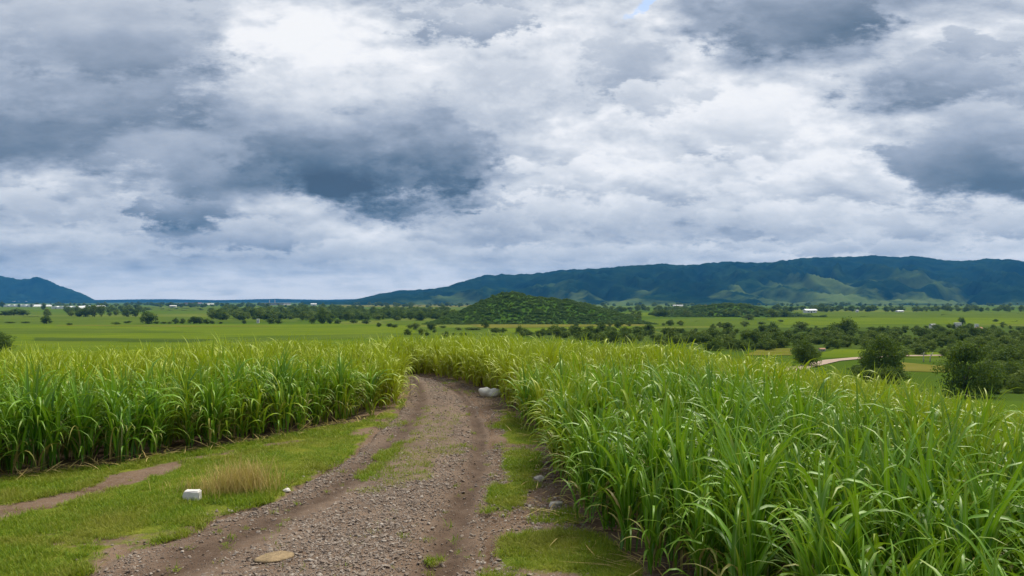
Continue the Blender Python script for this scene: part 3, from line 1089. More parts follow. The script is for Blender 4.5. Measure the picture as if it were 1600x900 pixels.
LEAFME = {}
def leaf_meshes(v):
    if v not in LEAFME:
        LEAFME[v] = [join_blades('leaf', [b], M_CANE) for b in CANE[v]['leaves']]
    return LEAFME[v]


LABELS = {
    'front_l': 'sugar cane plant with drooping blades in the front row along the grass verge',
    'back_l': 'sugar cane plant standing behind the front row beside the grass verge',
    'edge_r': 'sugar cane plant on the bare stony edge of the cane stand beside the track',
    'edge_turf': 'sugar cane plant bordering the lowest round turf patch beside the track',
    'edge_moss': 'sugar cane plant bordering the yellowish turf between the stones and the white boulder',
    'second_r': 'broad-bladed sugar cane plant just behind the outermost cane row beside the track',
    'in_r': 'tall sugar cane plant with broad upright blades deep inside the nearest cane',
    'far_r': 'small sugar cane plant lining the outer side of the track bend',
}
for i in IND:
    x, y, e, lab = CP[i]
    if lab == 0:
        key = 'front_l' if e < 0.9 else 'back_l'
    else:
        key = 'far_r' if y > 19 else ('edge_r' if e < 0.8 else 'in_r')
        if key == 'edge_r':
            key = 'edge_turf' if y < 9.6 else ('edge_r' if y < 13.5 else 'edge_moss')
        if key == 'in_r' and e < 1.6:
            key = 'second_r'
    v = int(CV[i])
    if i in PARTED:
        root = bpy.data.objects.new('sugar_cane_plant', None)
        root.empty_display_size = 0.1
        root.location = (x, y, CZ[i]); root.rotation_euler = (0, 0, CR[i]); root.scale = (CH[i],) * 3
        COL.objects.link(root)
        obj('stalk', CANE[v]['stalk'], root)
        for lm in leaf_meshes(v):
            obj('leaf', lm, root)
    else:
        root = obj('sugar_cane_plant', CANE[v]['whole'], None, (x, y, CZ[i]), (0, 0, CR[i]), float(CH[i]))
    tag(root, LABELS[key], 'sugar cane', LABELS[key].replace('plant', 'plants', 1))

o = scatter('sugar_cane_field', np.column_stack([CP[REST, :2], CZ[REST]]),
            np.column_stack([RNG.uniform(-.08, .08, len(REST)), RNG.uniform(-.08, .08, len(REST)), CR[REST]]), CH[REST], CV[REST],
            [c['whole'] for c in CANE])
tag(o, 'dense field of green sugar cane covering the rise', 'sugar cane', kind='stuff')

# ------------------------------------------------------------------ short grass, dry grass, gravel
def tuft(seed, n, h0, h1, w, spread, mat, up=60, bend=70):
    rr = random.Random(seed)
    bl = []
    for i in range(n):
        a = rr.uniform(0, 6.28); r_ = rr.uniform(0, spread)
        L = rr.uniform(h0, h1)
        bl.append(blade(L, w * rr.uniform(.7, 1.3), R(rr.uniform(up, 88)), R(rr.uniform(5, bend)), rr.uniform(0, 6.28),
                        (r_ * math.cos(a), r_ * math.sin(a), -0.01), 0, 3, 0.15, 0, 2.0, rr.random()))
    return join_blades('grass_tuft', bl, mat)


TUFTS = [tuft(200 + k, 16, 0.04, 0.11, 0.007, 0.06, M_GRASS, 45, 80) for k in range(5)]
TUFTS += [tuft(300 + k, 14, 0.03, 0.07, 0.008, 0.07, M_GRASS, 30, 60) for k in range(3)]


def grass_points(n):
    # uniform in the picture, so that every part of the verge is covered as finely as it is seen
    px = RNG.uniform(-40, 1080, n); py = RNG.uniform(582, 930, n)
    d = CAMZ * F / (py - HORIZON)
    X = (px - 800) / F * d
    P = np.column_stack([X, d])
    g = grass_amount(P)
    keep = RNG.random(n) < np.clip((g + (fbm(X * 2.3, d * 2.3, 4) - 0.5) * 1.5 - 0.33) * 1.7, 0.004, 1)
    keep &= ~(inside(P, POLY_L) | inside(P, POLY_R)) | (RNG.random(n) < 0.05)
    P = P[keep]
    return P


GP = grass_points(110000)
NG = len(GP)
o = scatter('verge_grass', np.column_stack([GP, ground_z(GP[:, 0], GP[:, 1]) + 0.015]),
            np.column_stack([RNG.uniform(-.2, .2, NG), RNG.uniform(-.2, .2, NG), RNG.uniform(0, 6.28, NG)]),
            RNG.uniform(0.6, 1.35, NG) * (0.75 + 0.7 * fbm(GP[:, 0] * .8, GP[:, 1] * .8, 3)), RNG.integers(0, len(TUFTS), NG), TUFTS)
tag(o, 'short green grass on the verges of the track', 'grass', kind='stuff')

# straw coloured tuft by the block
def dry_tuft_mesh(seed, n, h0, h1, sx, sy):
    rr = random.Random(seed)
    bl = []
    for i in range(n):
        x = rr.gauss(0, sx); y = rr.gauss(0, sy)
        bl.append(blade(rr.uniform(h0, h1), 0.010, R(rr.uniform(66, 89)), R(rr.uniform(5, 50)), rr.uniform(0, 6.28), (x, y, -0.02), 0, 5, 0.1, 0, 2.0, rr.random()))
    return join_blades('dry_grass_tuft', bl, M_DRY)


p = at(378, 768)
tag(obj('dry_grass_tuft', dry_tuft_mesh(5, 900, 0.25, 0.64, 0.25, 0.24), None, (p[0], p[1], p[2])),
    'tall tuft of dry straw coloured grass on the verge beside the white block', 'grass tuft')
p = at(322, 768)
tag(obj('dry_grass_tuft', dry_tuft_mesh(6, 300, 0.12, 0.32, 0.30, 0.25), None, (p[0], p[1], p[2])),
    'low thin patch of yellowing dry grass behind the white block', 'grass tuft')


def stone_mesh(name, seed, sub=1, flat=0.65, mat=None, rough=0.3):
    bm = bmesh.new()
    bmesh.ops.create_icosphere(bm, subdivisions=sub, radius=0.5)
    rr = random.Random(seed)
    ph = [rr.uniform(0, 6.28) for _ in range(6)]
    planes = [(Vector((rr.gauss(0, 1), rr.gauss(0, 1), rr.gauss(0, 1))).normalized(), rr.uniform(0.28, 0.42)) for _ in range(7)]
    for v in bm.verts:
        c = v.co
        c *= 1 + rough * (math.sin(c.x * 5 + ph[0]) * math.sin(c.y * 6 + ph[1]) + 0.5 * math.sin(c.z * 9 + ph[2] + c.x * 4))
        for nrm, dd in planes:
            q = c.dot(nrm)
            if q > dd:
                c -= nrm * (q - dd) * 0.85
        c.z *= flat
    me = bpy.data.meshes.new(name)
    bm.to_mesh(me); bm.free()
    me.materials.append(mat or M_STONE)
    return me


PEB = [stone_mesh('pebble', 40 + k, 1 if k < 5 else 2, random.Random(k).uniform(.45, .8)) for k in range(8)]


def gravel_points(n):
    py = 470 + RNG.uniform(112, 470, n)
    d = CAMZ * F / (py - HORIZON)
    # pick by distance along the track, then across
    k = np.searchsorted(TL[:, 1], d); k = np.clip(k, 0, len(TL) - 1)
    lx = np.interp(d, TL[:, 1], TL[:, 0]); rx = np.interp(d, TR[:, 1], TR[:, 0])
    u = RNG.uniform(-0.12, 1.45, n)
    X = lx * (1 - u) + rx * u
    P = np.column_stack([X, d])
    ok = ~(inside(P, POLY_L) | inside(P, POLY_R))
    rutm = np.clip(np.exp(-((u - 0.22) / 0.12) ** 2) + 1.1 * np.exp(-((u - 0.89) / 0.075) ** 2), 0, 1)
    patch = fbm(X * 1.1 + 5, d * 0.7, 4)
    prob = np.clip(0.35 + 2.4 * (patch - 0.38), 0.10, 1) * (1 - 0.88 * rutm)
    prob = np.where(u < 0.0, 0.15 * prob, prob)
    prob = np.where((u > 1.02), 0.75 * prob, prob)
    prob = prob * np.where(grass_amount(P) > 0.6, 0.25, 1)
    ok &= RNG.random(n) < prob
    return P[ok], u[ok]


SP, SU = gravel_points(200000)
NS = len(SP)
dz, _ = track_surface(SU, SP)
dz = np.where((SU > -0.02) & (SU < 1.02), np.maximum(dz, -0.03), 0.02)
size = np.clip(RNG.lognormal(math.log(0.0120), 0.66, NS), 0.006, 0.065)
o = scatter('loose_gravel', np.column_stack([SP, ground_z(SP[:, 0], SP[:, 1]) + dz + 0.15 * size]),
            RNG.uniform(-.5, .5, (NS, 3)) + np.column_stack([np.zeros(NS), np.zeros(NS), RNG.uniform(0, 6.28, NS)]),
            np.column_stack([size * RNG.uniform(.8, 1.5, NS), size, size * RNG.uniform(.7, 1.0, NS)]), RNG.integers(0, len(PEB), NS), PEB)
tag(o, 'loose grey and brown gravel spread over the track', 'gravel', kind='stuff')

# fallen cane trash on the edge of the stand
bl = []
rr = random.Random(77)
for i in range(420):
    j = rr.randrange(1, len(CANE_EDGE_R) - 6)
    a, b = CANE_EDGE_R[j], CANE_EDGE_R[j + 1]
    t = rr.random()
    x, y = a * (1 - t) + b * t
    x += rr.gauss(-0.02, 0.22); y += rr.gauss(0, 0.2)
    bl.append(blade(rr.uniform(.2, .6), 0.016, R(rr.uniform(-4, 12)), R(rr.uniform(-5, 25)), rr.uniform(0, 6.28), (x, y, gz(x, y) + 0.035 + rr.uniform(0, .03)), rr.uniform(-1, 1), 4, .2, rr.uniform(-.1, .1), 2, rr.random()))
for i in range(420):
    j = rr.randrange(2, len(CANE_EDGE_L) - 7)
    a, b = CANE_EDGE_L[j], CANE_EDGE_L[j + 1]
    t = rr.random()
    x, y = a * (1 - t) + b * t
    x += rr.gauss(0.0, 0.2); y += rr.gauss(0.05, 0.2)
    bl.append(blade(rr.uniform(.2, .6), 0.018, R(rr.uniform(-4, 35)), R(rr.uniform(-5, 60)), rr.uniform(0, 6.28), (x, y, gz(x, y) + 0.035 + rr.uniform(0, .05)), rr.uniform(-1, 1), 4, .2, rr.uniform(-.1, .1), 2, rr.random()))
tag(obj('cane_litter', join_blades('cane_litter', bl, M_DRY)), 'dry fallen cane leaves along the foot of the crop', 'litter', kind='stuff')

# ------------------------------------------------------------------ single stones and the white block
M_WHITESTONE = simple_mat('white_stone', (0.72, 0.68, 0.60), 0.8, 0.12, 3.0, 0.6)
M_TANSTONE = simple_mat('tan_stone', (0.30, 0.215, 0.12), 0.95, 0.35, 7.0, 1.0)
M_BLOCK = simple_mat('block_white', (0.66, 0.63, 0.60), 0.85, 0.15, 5.0, 0.5)
M_PALESTONE = simple_mat('pale_stone', (0.46, 0.41, 0.35), 0.85, 0.2, 6.0, 0.5)


def stone(px, py, w, flat, seed, mat, label, rz=0.0, aspect=0.8, sink=0.15):
    p = at(px, py)
    size = w / F * p[1]
    me = stone_mesh('stone', seed, 3, flat, mat, 0.16)
    me.polygons.foreach_set('use_smooth', [True] * len(me.polygons))
    zmin = min(v.co.z for v in me.vertices) * size
    o = obj('stone', me, None, (p[0], p[1], p[2] - zmin * (1 - sink * 2)), (0, 0, rz), (size, size * aspect, size))
    return tag(o, label, 'stone', 'single stones by the track')


stone(425, 880, 60, 0.18, 61, M_TANSTONE, 'flat yellowish tan slab of stone half buried in the track', 0.2, 0.9, -0.2)
stone(843, 752, 22, 0.5, 62, M_PALESTONE, 'rounded pale stone on the bare shoulder near the cane edge', 0.4)
stone(868, 792, 28, 0.4, 63, M_PALESTONE, 'grey flat stone lying among cane litter on the shoulder', 1.0)
stone(447, 768, 16, 0.4, 64, M_WHITESTONE, 'small white chip of stone where the grass meets the gravel', 0.4)
stone(515, 830, 20, 0.5, 65, M_STONE, 'dark lump of stone in the loose heap of gravel', 0.8)
stone(880, 806, 14, 0.5, 66, M_WHITESTONE, 'small whitish stone on dark soil below the cane', 0.1)

# white boulder: two rounded lobes, and a small piece beside it
p = at(767, 620)
def boulder_mesh():
    bm = bmesh.new()
    for c, r_, sx in (((-0.17, 0, 0.17), 0.22, 1.0), ((0.12, 0.02, 0.13), 0.19, 1.45), ((-0.02, -0.02, 0.10), 0.17, 1.5)):
        bmesh.ops.create_icosphere(bm, subdivisions=3, radius=r_, matrix=Matrix.Translation(c) @ Matrix.Diagonal((sx, 0.9, 0.85, 1)))
    me = bpy.data.meshes.new('boulder'); bm.to_mesh(me); bm.free()
    o_ = bpy.data.objects.new('tmp', me); COL.objects.link(o_)
    md = o_.modifiers.new('r', 'REMESH'); md.mode = 'VOXEL'; md.voxel_size = 0.025
    dg = bpy.context.evaluated_depsgraph_get()
    me2 = bpy.data.meshes.new_from_object(o_.evaluated_get(dg))
    bpy.data.objects.remove(o_)
    for v in me2.vertices:
        q = 1 + 0.10 * (math.sin(v.co.x * 14) * math.cos(v.co.y * 17 + 1) + math.sin(v.co.z * 21 + v.co.x * 9) * .6)
        v.co = Vector((v.co.x * q, v.co.y * q, max(v.co.z * q, -0.03)))
    me2.polygons.foreach_set('use_smooth', [True] * len(me2.polygons))
    me2.materials.clear(); me2.materials.append(M_WHITESTONE)
    me2.name = 'boulder'
    return me2
tag(obj('boulder', boulder_mesh(), None, (p[0] - 0.02, p[1], p[2] + 0.0), (0, 0, 0), 0.86), 'big white two-lobed boulder at the outer edge of the track bend', 'boulder')
stone(786, 617, 12, 0.5, 67, M_WHITESTONE, 'small white stone lying against the big white boulder', 0.3)

# white concrete block
p = at(300, 784)
bm = bmesh.new()
bmesh.ops.create_cube(bm, size=1.0, matrix=Matrix.Translation((0, 0, 0.5)) @ Matrix.Diagonal((1, 1, 1, 1)))
for v in bm.verts:
    k = 1.0 if v.co.z > 0.5 else 1.12
    v.co = Vector((v.co.x * 0.225 * k, v.co.y * 0.16 * k, v.co.z * 0.20 - 0.03))
bmesh.ops.bevel(bm, geom=bm.edges[:], offset=0.016, segments=2, affect='EDGES')
bmesh.ops.subdivide_edges(bm, edges=bm.edges[:], cuts=2, use_grid_fill=True)
for v in bm.verts:
    v.co += Vector((random.uniform(-1, 1), random.uniform(-1, 1), random.uniform(-1, 1))) * 0.006
me = bpy.data.meshes.new('concrete_block'); bm.to_mesh(me); bm.free(); me.materials.append(M_BLOCK)
tag(obj('concrete_block', me, None, (p[0], p[1], p[2]), (0, 0.03, 0.12)), 'weathered white concrete marker block standing in the verge grass', 'concrete block')

# ------------------------------------------------------------------ trees
def make_tree(seed, h, w, trunk_h, n_clump, n_leaf, leaf, mat, open_=0.0):
    """crown of leaf clumps on limbs; returns crown mesh and trunk mesh, width about w, height h"""
    rr = random.Random(seed)
    clumps = []
    for i in range(n_clump):
        for _ in range(30):
            x, y, z = rr.uniform(-1, 1), rr.uniform(-1, 1), rr.uniform(-1, 1)
            q = x * x + y * y + z * z
            if 0.25 < q < 1.0:
                break
        cz = trunk_h + (h - trunk_h) * (0.43 + 0.47 * z)
        wob = 1 + 0.35 * math.sin(3 * math.atan2(y, x) + seed)
        spread = (1.0 - 0.35 * max(z, 0)) * wob
        c = Vector((x * w * 0.40 * spread, y * w * 0.40 * spread, cz))
        clumps.append((c, rr.uniform(0.11, 0.21) * w))
    V = []; Fc = []; Rn = []
    for c, cr in clumps:
        cv = rr.random()
        k = int(n_leaf * (cr / (0.16 * w)) ** 2)
        for i in range(k):
            d = Vector((rr.gauss(0, 1), rr.gauss(0, 1), rr.gauss(0, 1))).normalized()
            q = c + Vector((d.x, d.y, d.z * 0.75)) * cr * rr.uniform(0.55, 1.12)
            if q.z < 0.05:
                continue
            nrm = (d + Vector((rr.gauss(0, .6), rr.gauss(0, .6), rr.gauss(0.3, .6)))).normalized()
            s = nrm.orthogonal().normalized()
            s.rotate(Matrix.Rotation(rr.uniform(0, 6.28), 3, nrm))
            t = nrm.cross(s)
            l = leaf * rr.uniform(.6, 1.4)
            b = len(V)
            V += [q - s * l * .5, q + t * l * .35, q + s * l * .6, q - t * l * .35]
            Fc.append((b, b + 1, b + 2, b + 3))
            r_ = min(1, max(0, 0.75 * cv + 0.25 * rr.random()))
            Rn += [r_] * 4
    crown = mesh_from('crown', V, Fc, mat, False, {'rnd': Rn})
    mb = MB()
    r0 = 0.035 * h
    top = Vector((rr.uniform(-.05, .05) * w, rr.uniform(-.05, .05) * w, trunk_h + 0.35 * (h - trunk_h)))
    mb.tube([(0, 0, -0.3), (0.02 * w, 0, trunk_h * .5 + .1), top], [r0 * 1.3, r0, r0 * .55], 7)
    for c, cr in clumps[:10]:
        st = Vector((0, 0, trunk_h * .6)).lerp(top, rr.uniform(0.1, 1))
        mid = st.lerp(c, .5) + Vector((0, 0, .05 * h))
        mb.tube([st, mid, c], [r0 * .45, r0 * .3, r0 * .1], 5)
    trunk = mb.mesh('trunk', M_BARK, True)
    return crown, trunk


TREES = []
for k in range(6):
    rr = random.Random(k)
    TREES.append(make_tree(500 + k, 1.0 * 6, 6.6 * rr.uniform(.9, 1.15), 0.5, 34, 60, 0.42, M_TREE))
for k in range(3):
    TREES.append(make_tree(530 + k, 6, 6.4, 0.7, 28, 55, 0.40, M_TREE2))
# near trees: finer leaves
BIGTREES = [make_tree(560 + k, 6, 6.3, 0.35, 60, 110, 0.22, M_TREE) for k in range(3)]
UNIT_H = 6.2


def tree(px, py, wpx, hpx, label, group=None, proto=None, name='tree', cat='tree', pos=None):
    p = at_plain(px, py) if pos is None else pos
    w = wpx / F * p[1]; h = hpx / F * p[1]
    crown, trunk = proto or TREES[random.randrange(len(TREES))]
    root = bpy.data.objects.new(name, None)
    root.empty_display_size = 0.5
    root.location = p
    root.rotation_euler = (0, 0, random.uniform(0, 6.28))
    root.scale = (w / 6.4, w / 6.4, h / UNIT_H)
    COL.objects.link(root)
    obj('crown', crown, root); obj('trunk', trunk, root)
    return tag(root, label, cat, group)


# the trees that stand nearest, below the rise
tree(1258, 572, 50, 44, 'round dark bush-like tree at the start of the pale farm road', proto=BIGTREES[0])
tree(1376, 590, 72, 74, 'broad tree between the farm road and the straw coloured clearing', proto=BIGTREES[1])
tree(1510, 618, 88, 92, 'largest dark tree below the cane rise, beside the straw coloured clearing', proto=BIGTREES[2])
tree(-6, 549, 52, 33, 'dark rounded tree at the near edge of the smooth bright green field', proto=BIGTREES[1])

G_HEDGE = 'trees along the far edge of the bright field'
L_HEDGE = 'dark tree in the hedge line along the far edge of the bright green field'
for a in [(73, 506, 20, 14), (73, 497, 14, 16), (275, 506, 9, 10), (285, 506, 9, 10), (303, 506, 20, 14), (312, 506, 14, 12), (323, 506, 14, 9), (332, 506, 9, 6),
          (382, 506, 8, 7), (424, 506, 14, 11), (435, 506, 13, 10), (487, 506, 16, 13), (515, 506, 12, 12), (527, 506, 12, 8),
          (245, 506, 10, 5), (256, 506, 9, 4), (266, 506, 9, 4), (345, 506, 7, 4), (552, 505, 14, 7), (572, 506, 14, 8), (592, 511, 9, 8), (609, 511, 12, 7), (617, 512, 12, 6),
          (182, 507, 12, 4), (108, 508, 10, 4), (16, 505, 14, 3), (40, 505, 14, 3), (200, 505, 14, 4)]:
    tree(*a, L_HEDGE, G_HEDGE)
tree(232, 506, 27, 22, 'large round tree standing alone in the hedge line of the bright field')
tree(504, 506, 20, 27, 'tallest dark tree rising above the hedge line of the bright field')

G_LEFT = 'trees in front of the greenhouses'
for a in [(8, 493, 20, 9), (22, 493, 22, 12), (36, 493, 20, 10), (124, 495, 16, 12), (134, 495, 18, 18), (148, 495, 20, 20), (158, 495, 14, 22), (112, 494, 16, 8),
          (198, 495, 14, 13), (212, 495, 16, 15), (182, 493, 12, 9), (172, 494, 10, 7), (3, 480, 8, 10), (68, 484, 8, 12), (50, 480, 6, 6), (30, 480, 5, 6)]:
    tree(*a, 'dark tree among the low clumps between the greenhouses and the fields', G_LEFT)

G_MID = 'small trees in the meadow'
for a in [(637, 524, 14, 11), (659, 524, 14, 13), (667, 525, 10, 7), (650, 515, 18, 12), (640, 514, 12, 8), (675, 516, 18, 14), (679, 520, 7, 6), (697, 527, 10, 10), (709, 525, 6, 6),
          (721, 525, 7, 6), (727, 525, 5, 6), (759, 513, 11, 13), (775, 520, 18, 9), (786, 520, 10, 8), (771, 525, 7, 4), (782, 526, 10, 4), (740, 516, 26, 5), (715, 516, 16, 5), (692, 513, 14, 5)]:
    tree(*a, 'small dark tree in the meadow just beyond the cane at the track bend', G_MID)

G_BELT = 'trees of the woodland belt'
def belt_label(px, py):
    if px < 1000: return 'bushy tree in the scrub strip at the foot of the round green hill'
    if px < 1180 and py < 517: return 'dark tree on the boundary between light green fields'
    if px < 1180: return 'bushy tree bordering the cane below the light green fields'
    if px > 1440 and py < 524: return 'bushy tree around the small white houses in the valley'
    if px < 1440 and py < 530: return 'bushy tree between the light green field and the pale farm road'
    if px > 1440: return 'bushy tree behind the largest dark tree below the cane rise'
    return 'bushy tree close behind the pale farm road'
belt = [(812, 522, 13, 14), (826, 525, 14, 9), (845, 525, 20, 10), (868, 523, 26, 16), (882, 528, 22, 12), (894, 524, 14, 10), (905, 529, 20, 12), (920, 531, 22, 14),
        (940, 512, 14, 11), (952, 511, 10, 9), (965, 513, 13, 14), (970, 509, 9, 8), (983, 510, 11, 8), (995, 517, 20, 8), (900, 510, 9, 6), (905, 501, 22, 7), (890, 501, 10, 4),
        (1036, 509, 9, 5), (1047, 509, 14, 11), (1063, 509, 14, 9), (1052, 534, 30, 24), (1115, 516, 13, 11), (1124, 512, 12, 10), (1136, 516, 22, 15), (1163, 511, 18, 11),
        (1170, 500, 24, 10), (1190, 507, 12, 5), (1207, 519, 18, 16), (1220, 503, 10, 4), (1250, 518, 32, 17), (1206, 496, 20, 14), (1322, 524, 36, 28), (1330, 522, 22, 14),
        (1505, 508, 8, 14), (1500, 504, 10, 9), (1556, 503, 8, 5)]
for a in belt:
    tree(*a, belt_label(a[0], a[1]), G_BELT)
rr = random.Random(31)
cnt = 0
while cnt < 150:
    px = rr.uniform(800, 1640); py = rr.uniform(512, 575)
    lo = np.interp(px, [800, 1000, 1150, 1250, 1400, 1600], [521, 515, 512, 516, 514, 515])
    hi = np.interp(px, [800, 1000, 1150, 1250, 1400, 1600], [528, 538, 549, 548, 556, 585])
    if not lo < py < hi:
        continue
    if 1270 < px < 1480 and py > 546:
        continue
    if rr.random() < 0.25 and py < 520:
        continue
    p = at_plain(px, py)
    wm = rr.uniform(3.8, 7.5)
    k = F / p[1]
    tree(px, py, wm * k, wm * k * rr.uniform(.65, .95), belt_label(px, py), G_BELT)
    cnt += 1

# pale bare stems standing out of the scrub
def bare_stem(px, py, hpx, lean, label):
    p = at_plain(px, py)
    h = hpx / F * p[1]
    mb = MB().tube([(0, 0, -0.2), (lean * .1, 0, h * .4), (lean * .45, 0, h * .8), (lean, 0, h)], [.16, .14, .11, .05], 8)
    root = bpy.data.objects.new('bare_tree', None); root.location = p; COL.objects.link(root)
    obj('trunk', mb.mesh('trunk', M_PALEBARK, True), root)
    b = MB()
    for q in (0.6, 0.75, 0.88):
        b.tube([(lean * q * q, 0, h * q), (lean * q * q + .5 * (1 if q != .75 else -1), .2, h * q + .5)], [.05, .015], 5)
    obj('branch', b.mesh('branch', M_PALEBARK, True), root)
    return tag(root, label, 'dead tree')


bare_stem(1443, 566, 15, 0.1, 'straight pale dead tree trunk in the scrub beside the straw clearing')
bare_stem(1453, 566, 15, 0.9, 'leaning pale dead tree trunk curving over beside the straight one')

# woodland and scrub too far off to count
def wood(name, boxes, n, smin, smax, label, protos):
    pts = []; sc = []
    rr = random.Random(len(name) + n)
    tot = sum((b[1] - b[0]) * (b[3] - b[2]) for b in boxes)
    for b in boxes:
        for _ in range(int(n * (b[1] - b[0]) * (b[3] - b[2]) / tot)):
            px = rr.uniform(b[0], b[1]); py = rr.uniform(b[2], b[3])
            p = at_plain(px, py)
            pts.append(p)
            w = rr.uniform(smin, smax) * (1 + p[1] / 4000)
            sc.append((w / 6.4, w / 6.4, w * rr.uniform(.6, .95) / UNIT_H))
    m = len(pts)
    o = scatter(name, pts, np.column_stack([np.zeros(m), np.zeros(m), RNG.uniform(0, 6.28, m)]), np.array(sc), RNG.integers(0, len(protos), m), protos)
    return tag(o, label, 'woodland', kind='stuff')


crowns = [t[0] for t in TREES]
wood('distant_woodland', [(330, 560, 485, 501), (560, 700, 487, 501), (690, 1000, 499, 503), (1210, 1600, 483.5, 487.5), (930, 1200, 484, 488), (150, 330, 476, 480), (250, 480, 477, 481),
                          (500, 560, 482, 490), (1010, 1240, 493.5, 495.5), (100, 240, 484, 490), (600, 720, 478, 480.5), (0, 150, 476.5, 479), (540, 1600, 474.5, 479)],
     1300, 6, 12, 'dark woodland strips scattered over the distant plain', crowns)
wood('valley_scrub', [(1080, 1280, 518, 549), (1400, 1680, 512, 562), (1250, 1400, 512, 546), (900, 1100, 520, 540), (1540, 1680, 560, 615), (800, 920, 522, 528), (1340, 1420, 575, 600)],
     560, 2.0, 5.2, 'low scrub filling the ground between the valley trees', crowns)

# scrub on the hills
for (X, Y, Z), nm, n, w0, w1 in ((HILL1, 'hill', 6500, 1.2, 3.2), (HILL2, 'hill', 2200, 2.2, 5)):
    iu = RNG.uniform(0, X.shape[0] - 1.01, n); iv = RNG.uniform(0, X.shape[1] * 0.62, n)
    a = iu.astype(int); b = iv.astype(int)
    P = np.column_stack([X[a, b] + RNG.uniform(-1, 1, n), Y[a, b] + RNG.uniform(-1, 1, n), Z[a, b] - 0.2])
    s = np.clip(RNG.lognormal(math.log((w0 + w1) * .38), 0.5, n), w0 * .6, w1 * 1.5)
    m_protos = []
    for t in TREES[:4]:
        mm = t[0].copy(); mm.materials.clear(); mm.materials.append(M_HILLB); m_protos.append(mm)
    o = scatter('hill_scrub', P, np.column_stack([np.zeros(n), np.zeros(n), RNG.uniform(0, 6.28, n)]), np.column_stack([s, s, s * .6]) / 6.3, RNG.integers(0, 4, n), m_protos)
    tag(o, 'green scrub covering the low hill', 'scrub', kind='stuff')

# ------------------------------------------------------------------ buildings on the plain
def part(name, mb, mat, root):
    return obj(name, mb.mesh(name, mat), root)


def empty_at(name, px, py, rz=0.0):
    p = at_plain(px, py)
    root = bpy.data.objects.new(name, None)
    root.location = p; root.rotation_euler = (0, 0, rz); COL.objects.link(root)
    return root, p[1]


def greenhouse(px0, px1, py, hpx, label, bays=5):
    root, d = empty_at('greenhouse', (px0 + px1) / 2, py)
    w = (px1 - px0) / F * d; h = hpx / F * d
    dep = 60.0
    part('wall', MB().box(-w / 2, w / 2, 0, dep, -1, h * .5), M_WHITEWALL, root)
    bw = w / bays
    for i in range(bays):
        x0 = -w / 2 + i * bw
        n = 9
        V = []
        for yy in (-0.3, dep + 0.3):
            for k in range(n):
                a = math.pi * k / (n - 1)
                V.append((x0 + bw / 2 - math.cos(a) * bw / 2, yy, h * .5 + .01 + math.sin(a) * h * .5))
        Fc = [(k, k + 1, n + k + 1, n + k) for k in range(n - 1)] + [tuple(range(n - 1, -1, -1)), tuple(range(n, 2 * n))]
        part('roof', MB().add(V, Fc), M_PLASTIC, root)
    for i in range(3):
        x = -w / 2 + w * (i + .5) / 3
        part('door', MB().box(x - 2, x + 2, -.15, -.02, -.5, h * .4), M_GREYROOF, root)
    return tag(root, label, 'greenhouse')


greenhouse(3, 46, 473.8, 3.2, 'long pale greenhouse farthest off at the foot of the blue mountain', 6)
greenhouse(5, 50, 479.5, 3.4, 'short white greenhouse half hidden by dark tree clumps', 5)
greenhouse(53, 66, 479.2, 2.8, 'smallest white greenhouse in the gap between two trees', 2)
greenhouse(80, 122, 482.4, 4.0, 'bright white greenhouse closest to the fields', 4)
greenhouse(124, 150, 480.5, 3.0, 'white greenhouse behind the tall tree clump', 3)


def house(px, py, wpx, hpx, roofmat, label, wallmat=None, rz=0.2, gable=True, name='house', cat='house'):
    root, d = empty_at(name, px, py, rz)
    w = wpx / F * d; h = hpx / F * d * (0.68 if gable else 1.0); dep = w * .7
    part('wall', MB().box(-w / 2, w / 2, 0, dep, -1, h), wallmat or M_WHITEWALL, root)
    if gable:
        rh = hpx / F * d * .32; e = .06 * w
        V = [(-w / 2 - e, -e, h + .01), (w / 2 + e, -e, h + .01), (w / 2 + e, dep + e, h + .01), (-w / 2 - e, dep + e, h + .01), (-w / 2 - e, dep / 2, h + rh), (w / 2 + e, dep / 2, h + rh)]
        part('roof', MB().add(V, [(0, 1, 5, 4), (2, 3, 4, 5), (1, 2, 5), (3, 0, 4), (3, 2, 1, 0)]), roofmat, root)
    else:
        part('roof', MB().box(-w / 2 - .2, w / 2 + .2, -.2, dep + .2, h + .01, h + .3), roofmat, root)
    for x in (-.28, .25):
        part('window', MB().box(x * w - w * .07, x * w + w * .07, -.06, -.01, h * .4, h * .72), M_DARKWIN, root)
    part('door', MB().box(-w * .05, w * .06, -.06, -.01, -.2, h * .62), M_DARKWIN, root)
    return tag(root, label, cat)


house(1268, 489, 17, 6, M_PLASTIC, 'low white farm building at the foot of the big mountain range', rz=0.05)
house(1460, 514, 9, 8, M_GREYROOF, 'small white house poking out of the woodland belt', rz=.3)
house(1498, 514, 9, 9, M_WHITEWALL, 'bright white flat-roofed house beside the tall thin tree', rz=-.1, gable=False)
house(1527, 514, 5, 7, M_WHITEWALL, 'narrow white tower-like house next to the orange roofed one', rz=0, gable=False)
house(1532, 519, 10, 8, M_TILE, 'cream house with an orange tiled roof in the woodland', rz=.2)
house(1340, 488, 4, 4, M_GREYROOF, 'tiny white hut among trees at the foot of the range')
house(1408, 488, 10, 3, M_PLASTIC, 'low pale shed by the far light green field')
house(490, 478, 8, 4, M_WHITEWALL, 'lone white house on the plain near the tip of the mountain range')
house(403, 505, 4, 6, M_WHITEWALL, 'tiny pale hut standing at the hedge line', gable=False)
house(270, 480, 9, 3, M_WHITEWALL, 'small cream farm house in front of the factory')
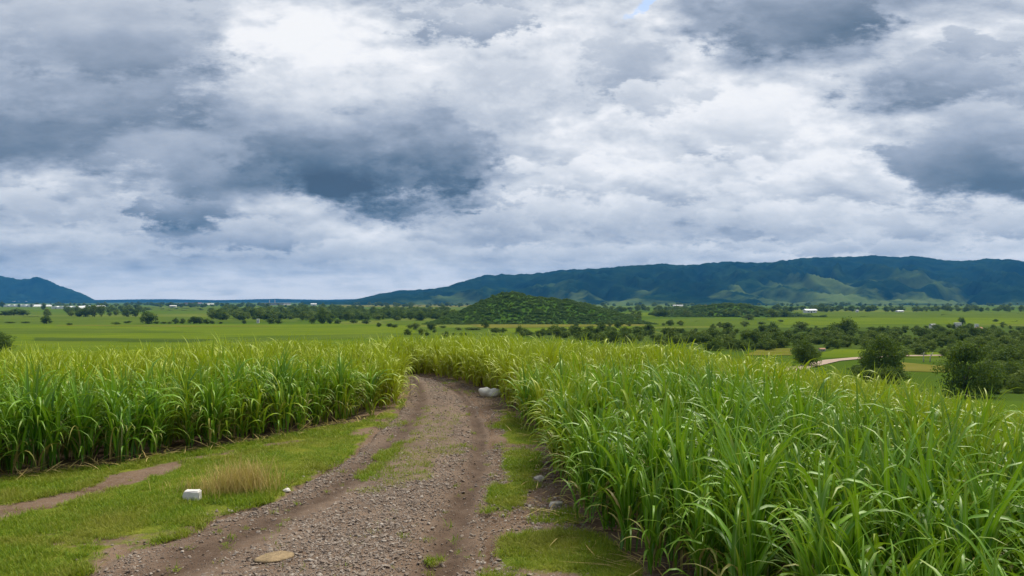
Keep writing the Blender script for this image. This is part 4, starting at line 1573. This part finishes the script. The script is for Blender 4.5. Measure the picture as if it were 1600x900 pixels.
house(1060, 479, 14, 2.5, M_WHITEWALL, 'long white village building beneath the mountain slopes', rz=0)
house(1100, 479, 8, 2.5, M_TILE, 'small village house with an orange roof beneath the mountain slopes', rz=0)
house(1286, 549, 9, 5, M_TILE, 'tiny tan shelter at the edge of the grassy clearing by the road', wallmat=M_CONC)

root, d = empty_at('factory', 300, 476.5)
k = d / F
part('wall', MB().box(-26 * k, 24 * k, 0, 90, -1, 2.2 * k), M_WHITEWALL, root)
part('roof', MB().box(-12 * k, 4 * k, -1, 91, 2.2 * k + .02, 3.4 * k), M_REDROOF, root)
part('roof', MB().box(-26 * k, -12.2 * k, -1, 91, 2.2 * k + .02, 2.9 * k), M_GREYROOF, root)
part('roof', MB().box(4.2 * k, 24 * k, -1, 91, 2.2 * k + .02, 2.7 * k), M_PLASTIC, root)
tag(root, 'long low factory with white walls and a red roof section', 'factory')

root, d = empty_at('sugar_mill', 425, 477)
k = d / F
part('wall', MB().box(-20 * k, 18 * k, 0, 120, -1, 3.0 * k), M_CONC, root)
part('roof', MB().box(-20.5 * k, 18.5 * k, -2, 122, 3.0 * k + .03, 3.6 * k), M_GREYROOF, root)
for x, hh in ((-7, 8.5), (1.5, 9)):
    part('chimney', MB().tube([(x * k, 30, -1), (x * k, 30, 5 * k), (x * k, 30, hh * k)], [.9 * k, .7 * k, .5 * k], 10), M_CONC, root)
tag(root, 'grey industrial mill with two chimneys on the far plain', 'factory')

# ------------------------------------------------------------------ haze
def build_haze():
    m = bpy.data.materials.new('haze'); m.use_nodes = True
    t = m.node_tree; t.nodes.clear()
    out = t.nodes.new('ShaderNodeOutputMaterial')
    v = t.nodes.new('ShaderNodeVolumePrincipled')
    v.inputs['Color'].default_value = (0.08, 0.40, 0.95, 1)
    v.inputs['Density'].default_value = 5.4e-5
    v.inputs['Anisotropy'].default_value = 0.0
    t.links.new(v.outputs[0], out.inputs['Volume'])
    me = MB().box(-11200, 11200, -700, 11200, -24, 420).mesh('haze', m)
    tag(obj('haze', me), kind='stuff')


build_haze()
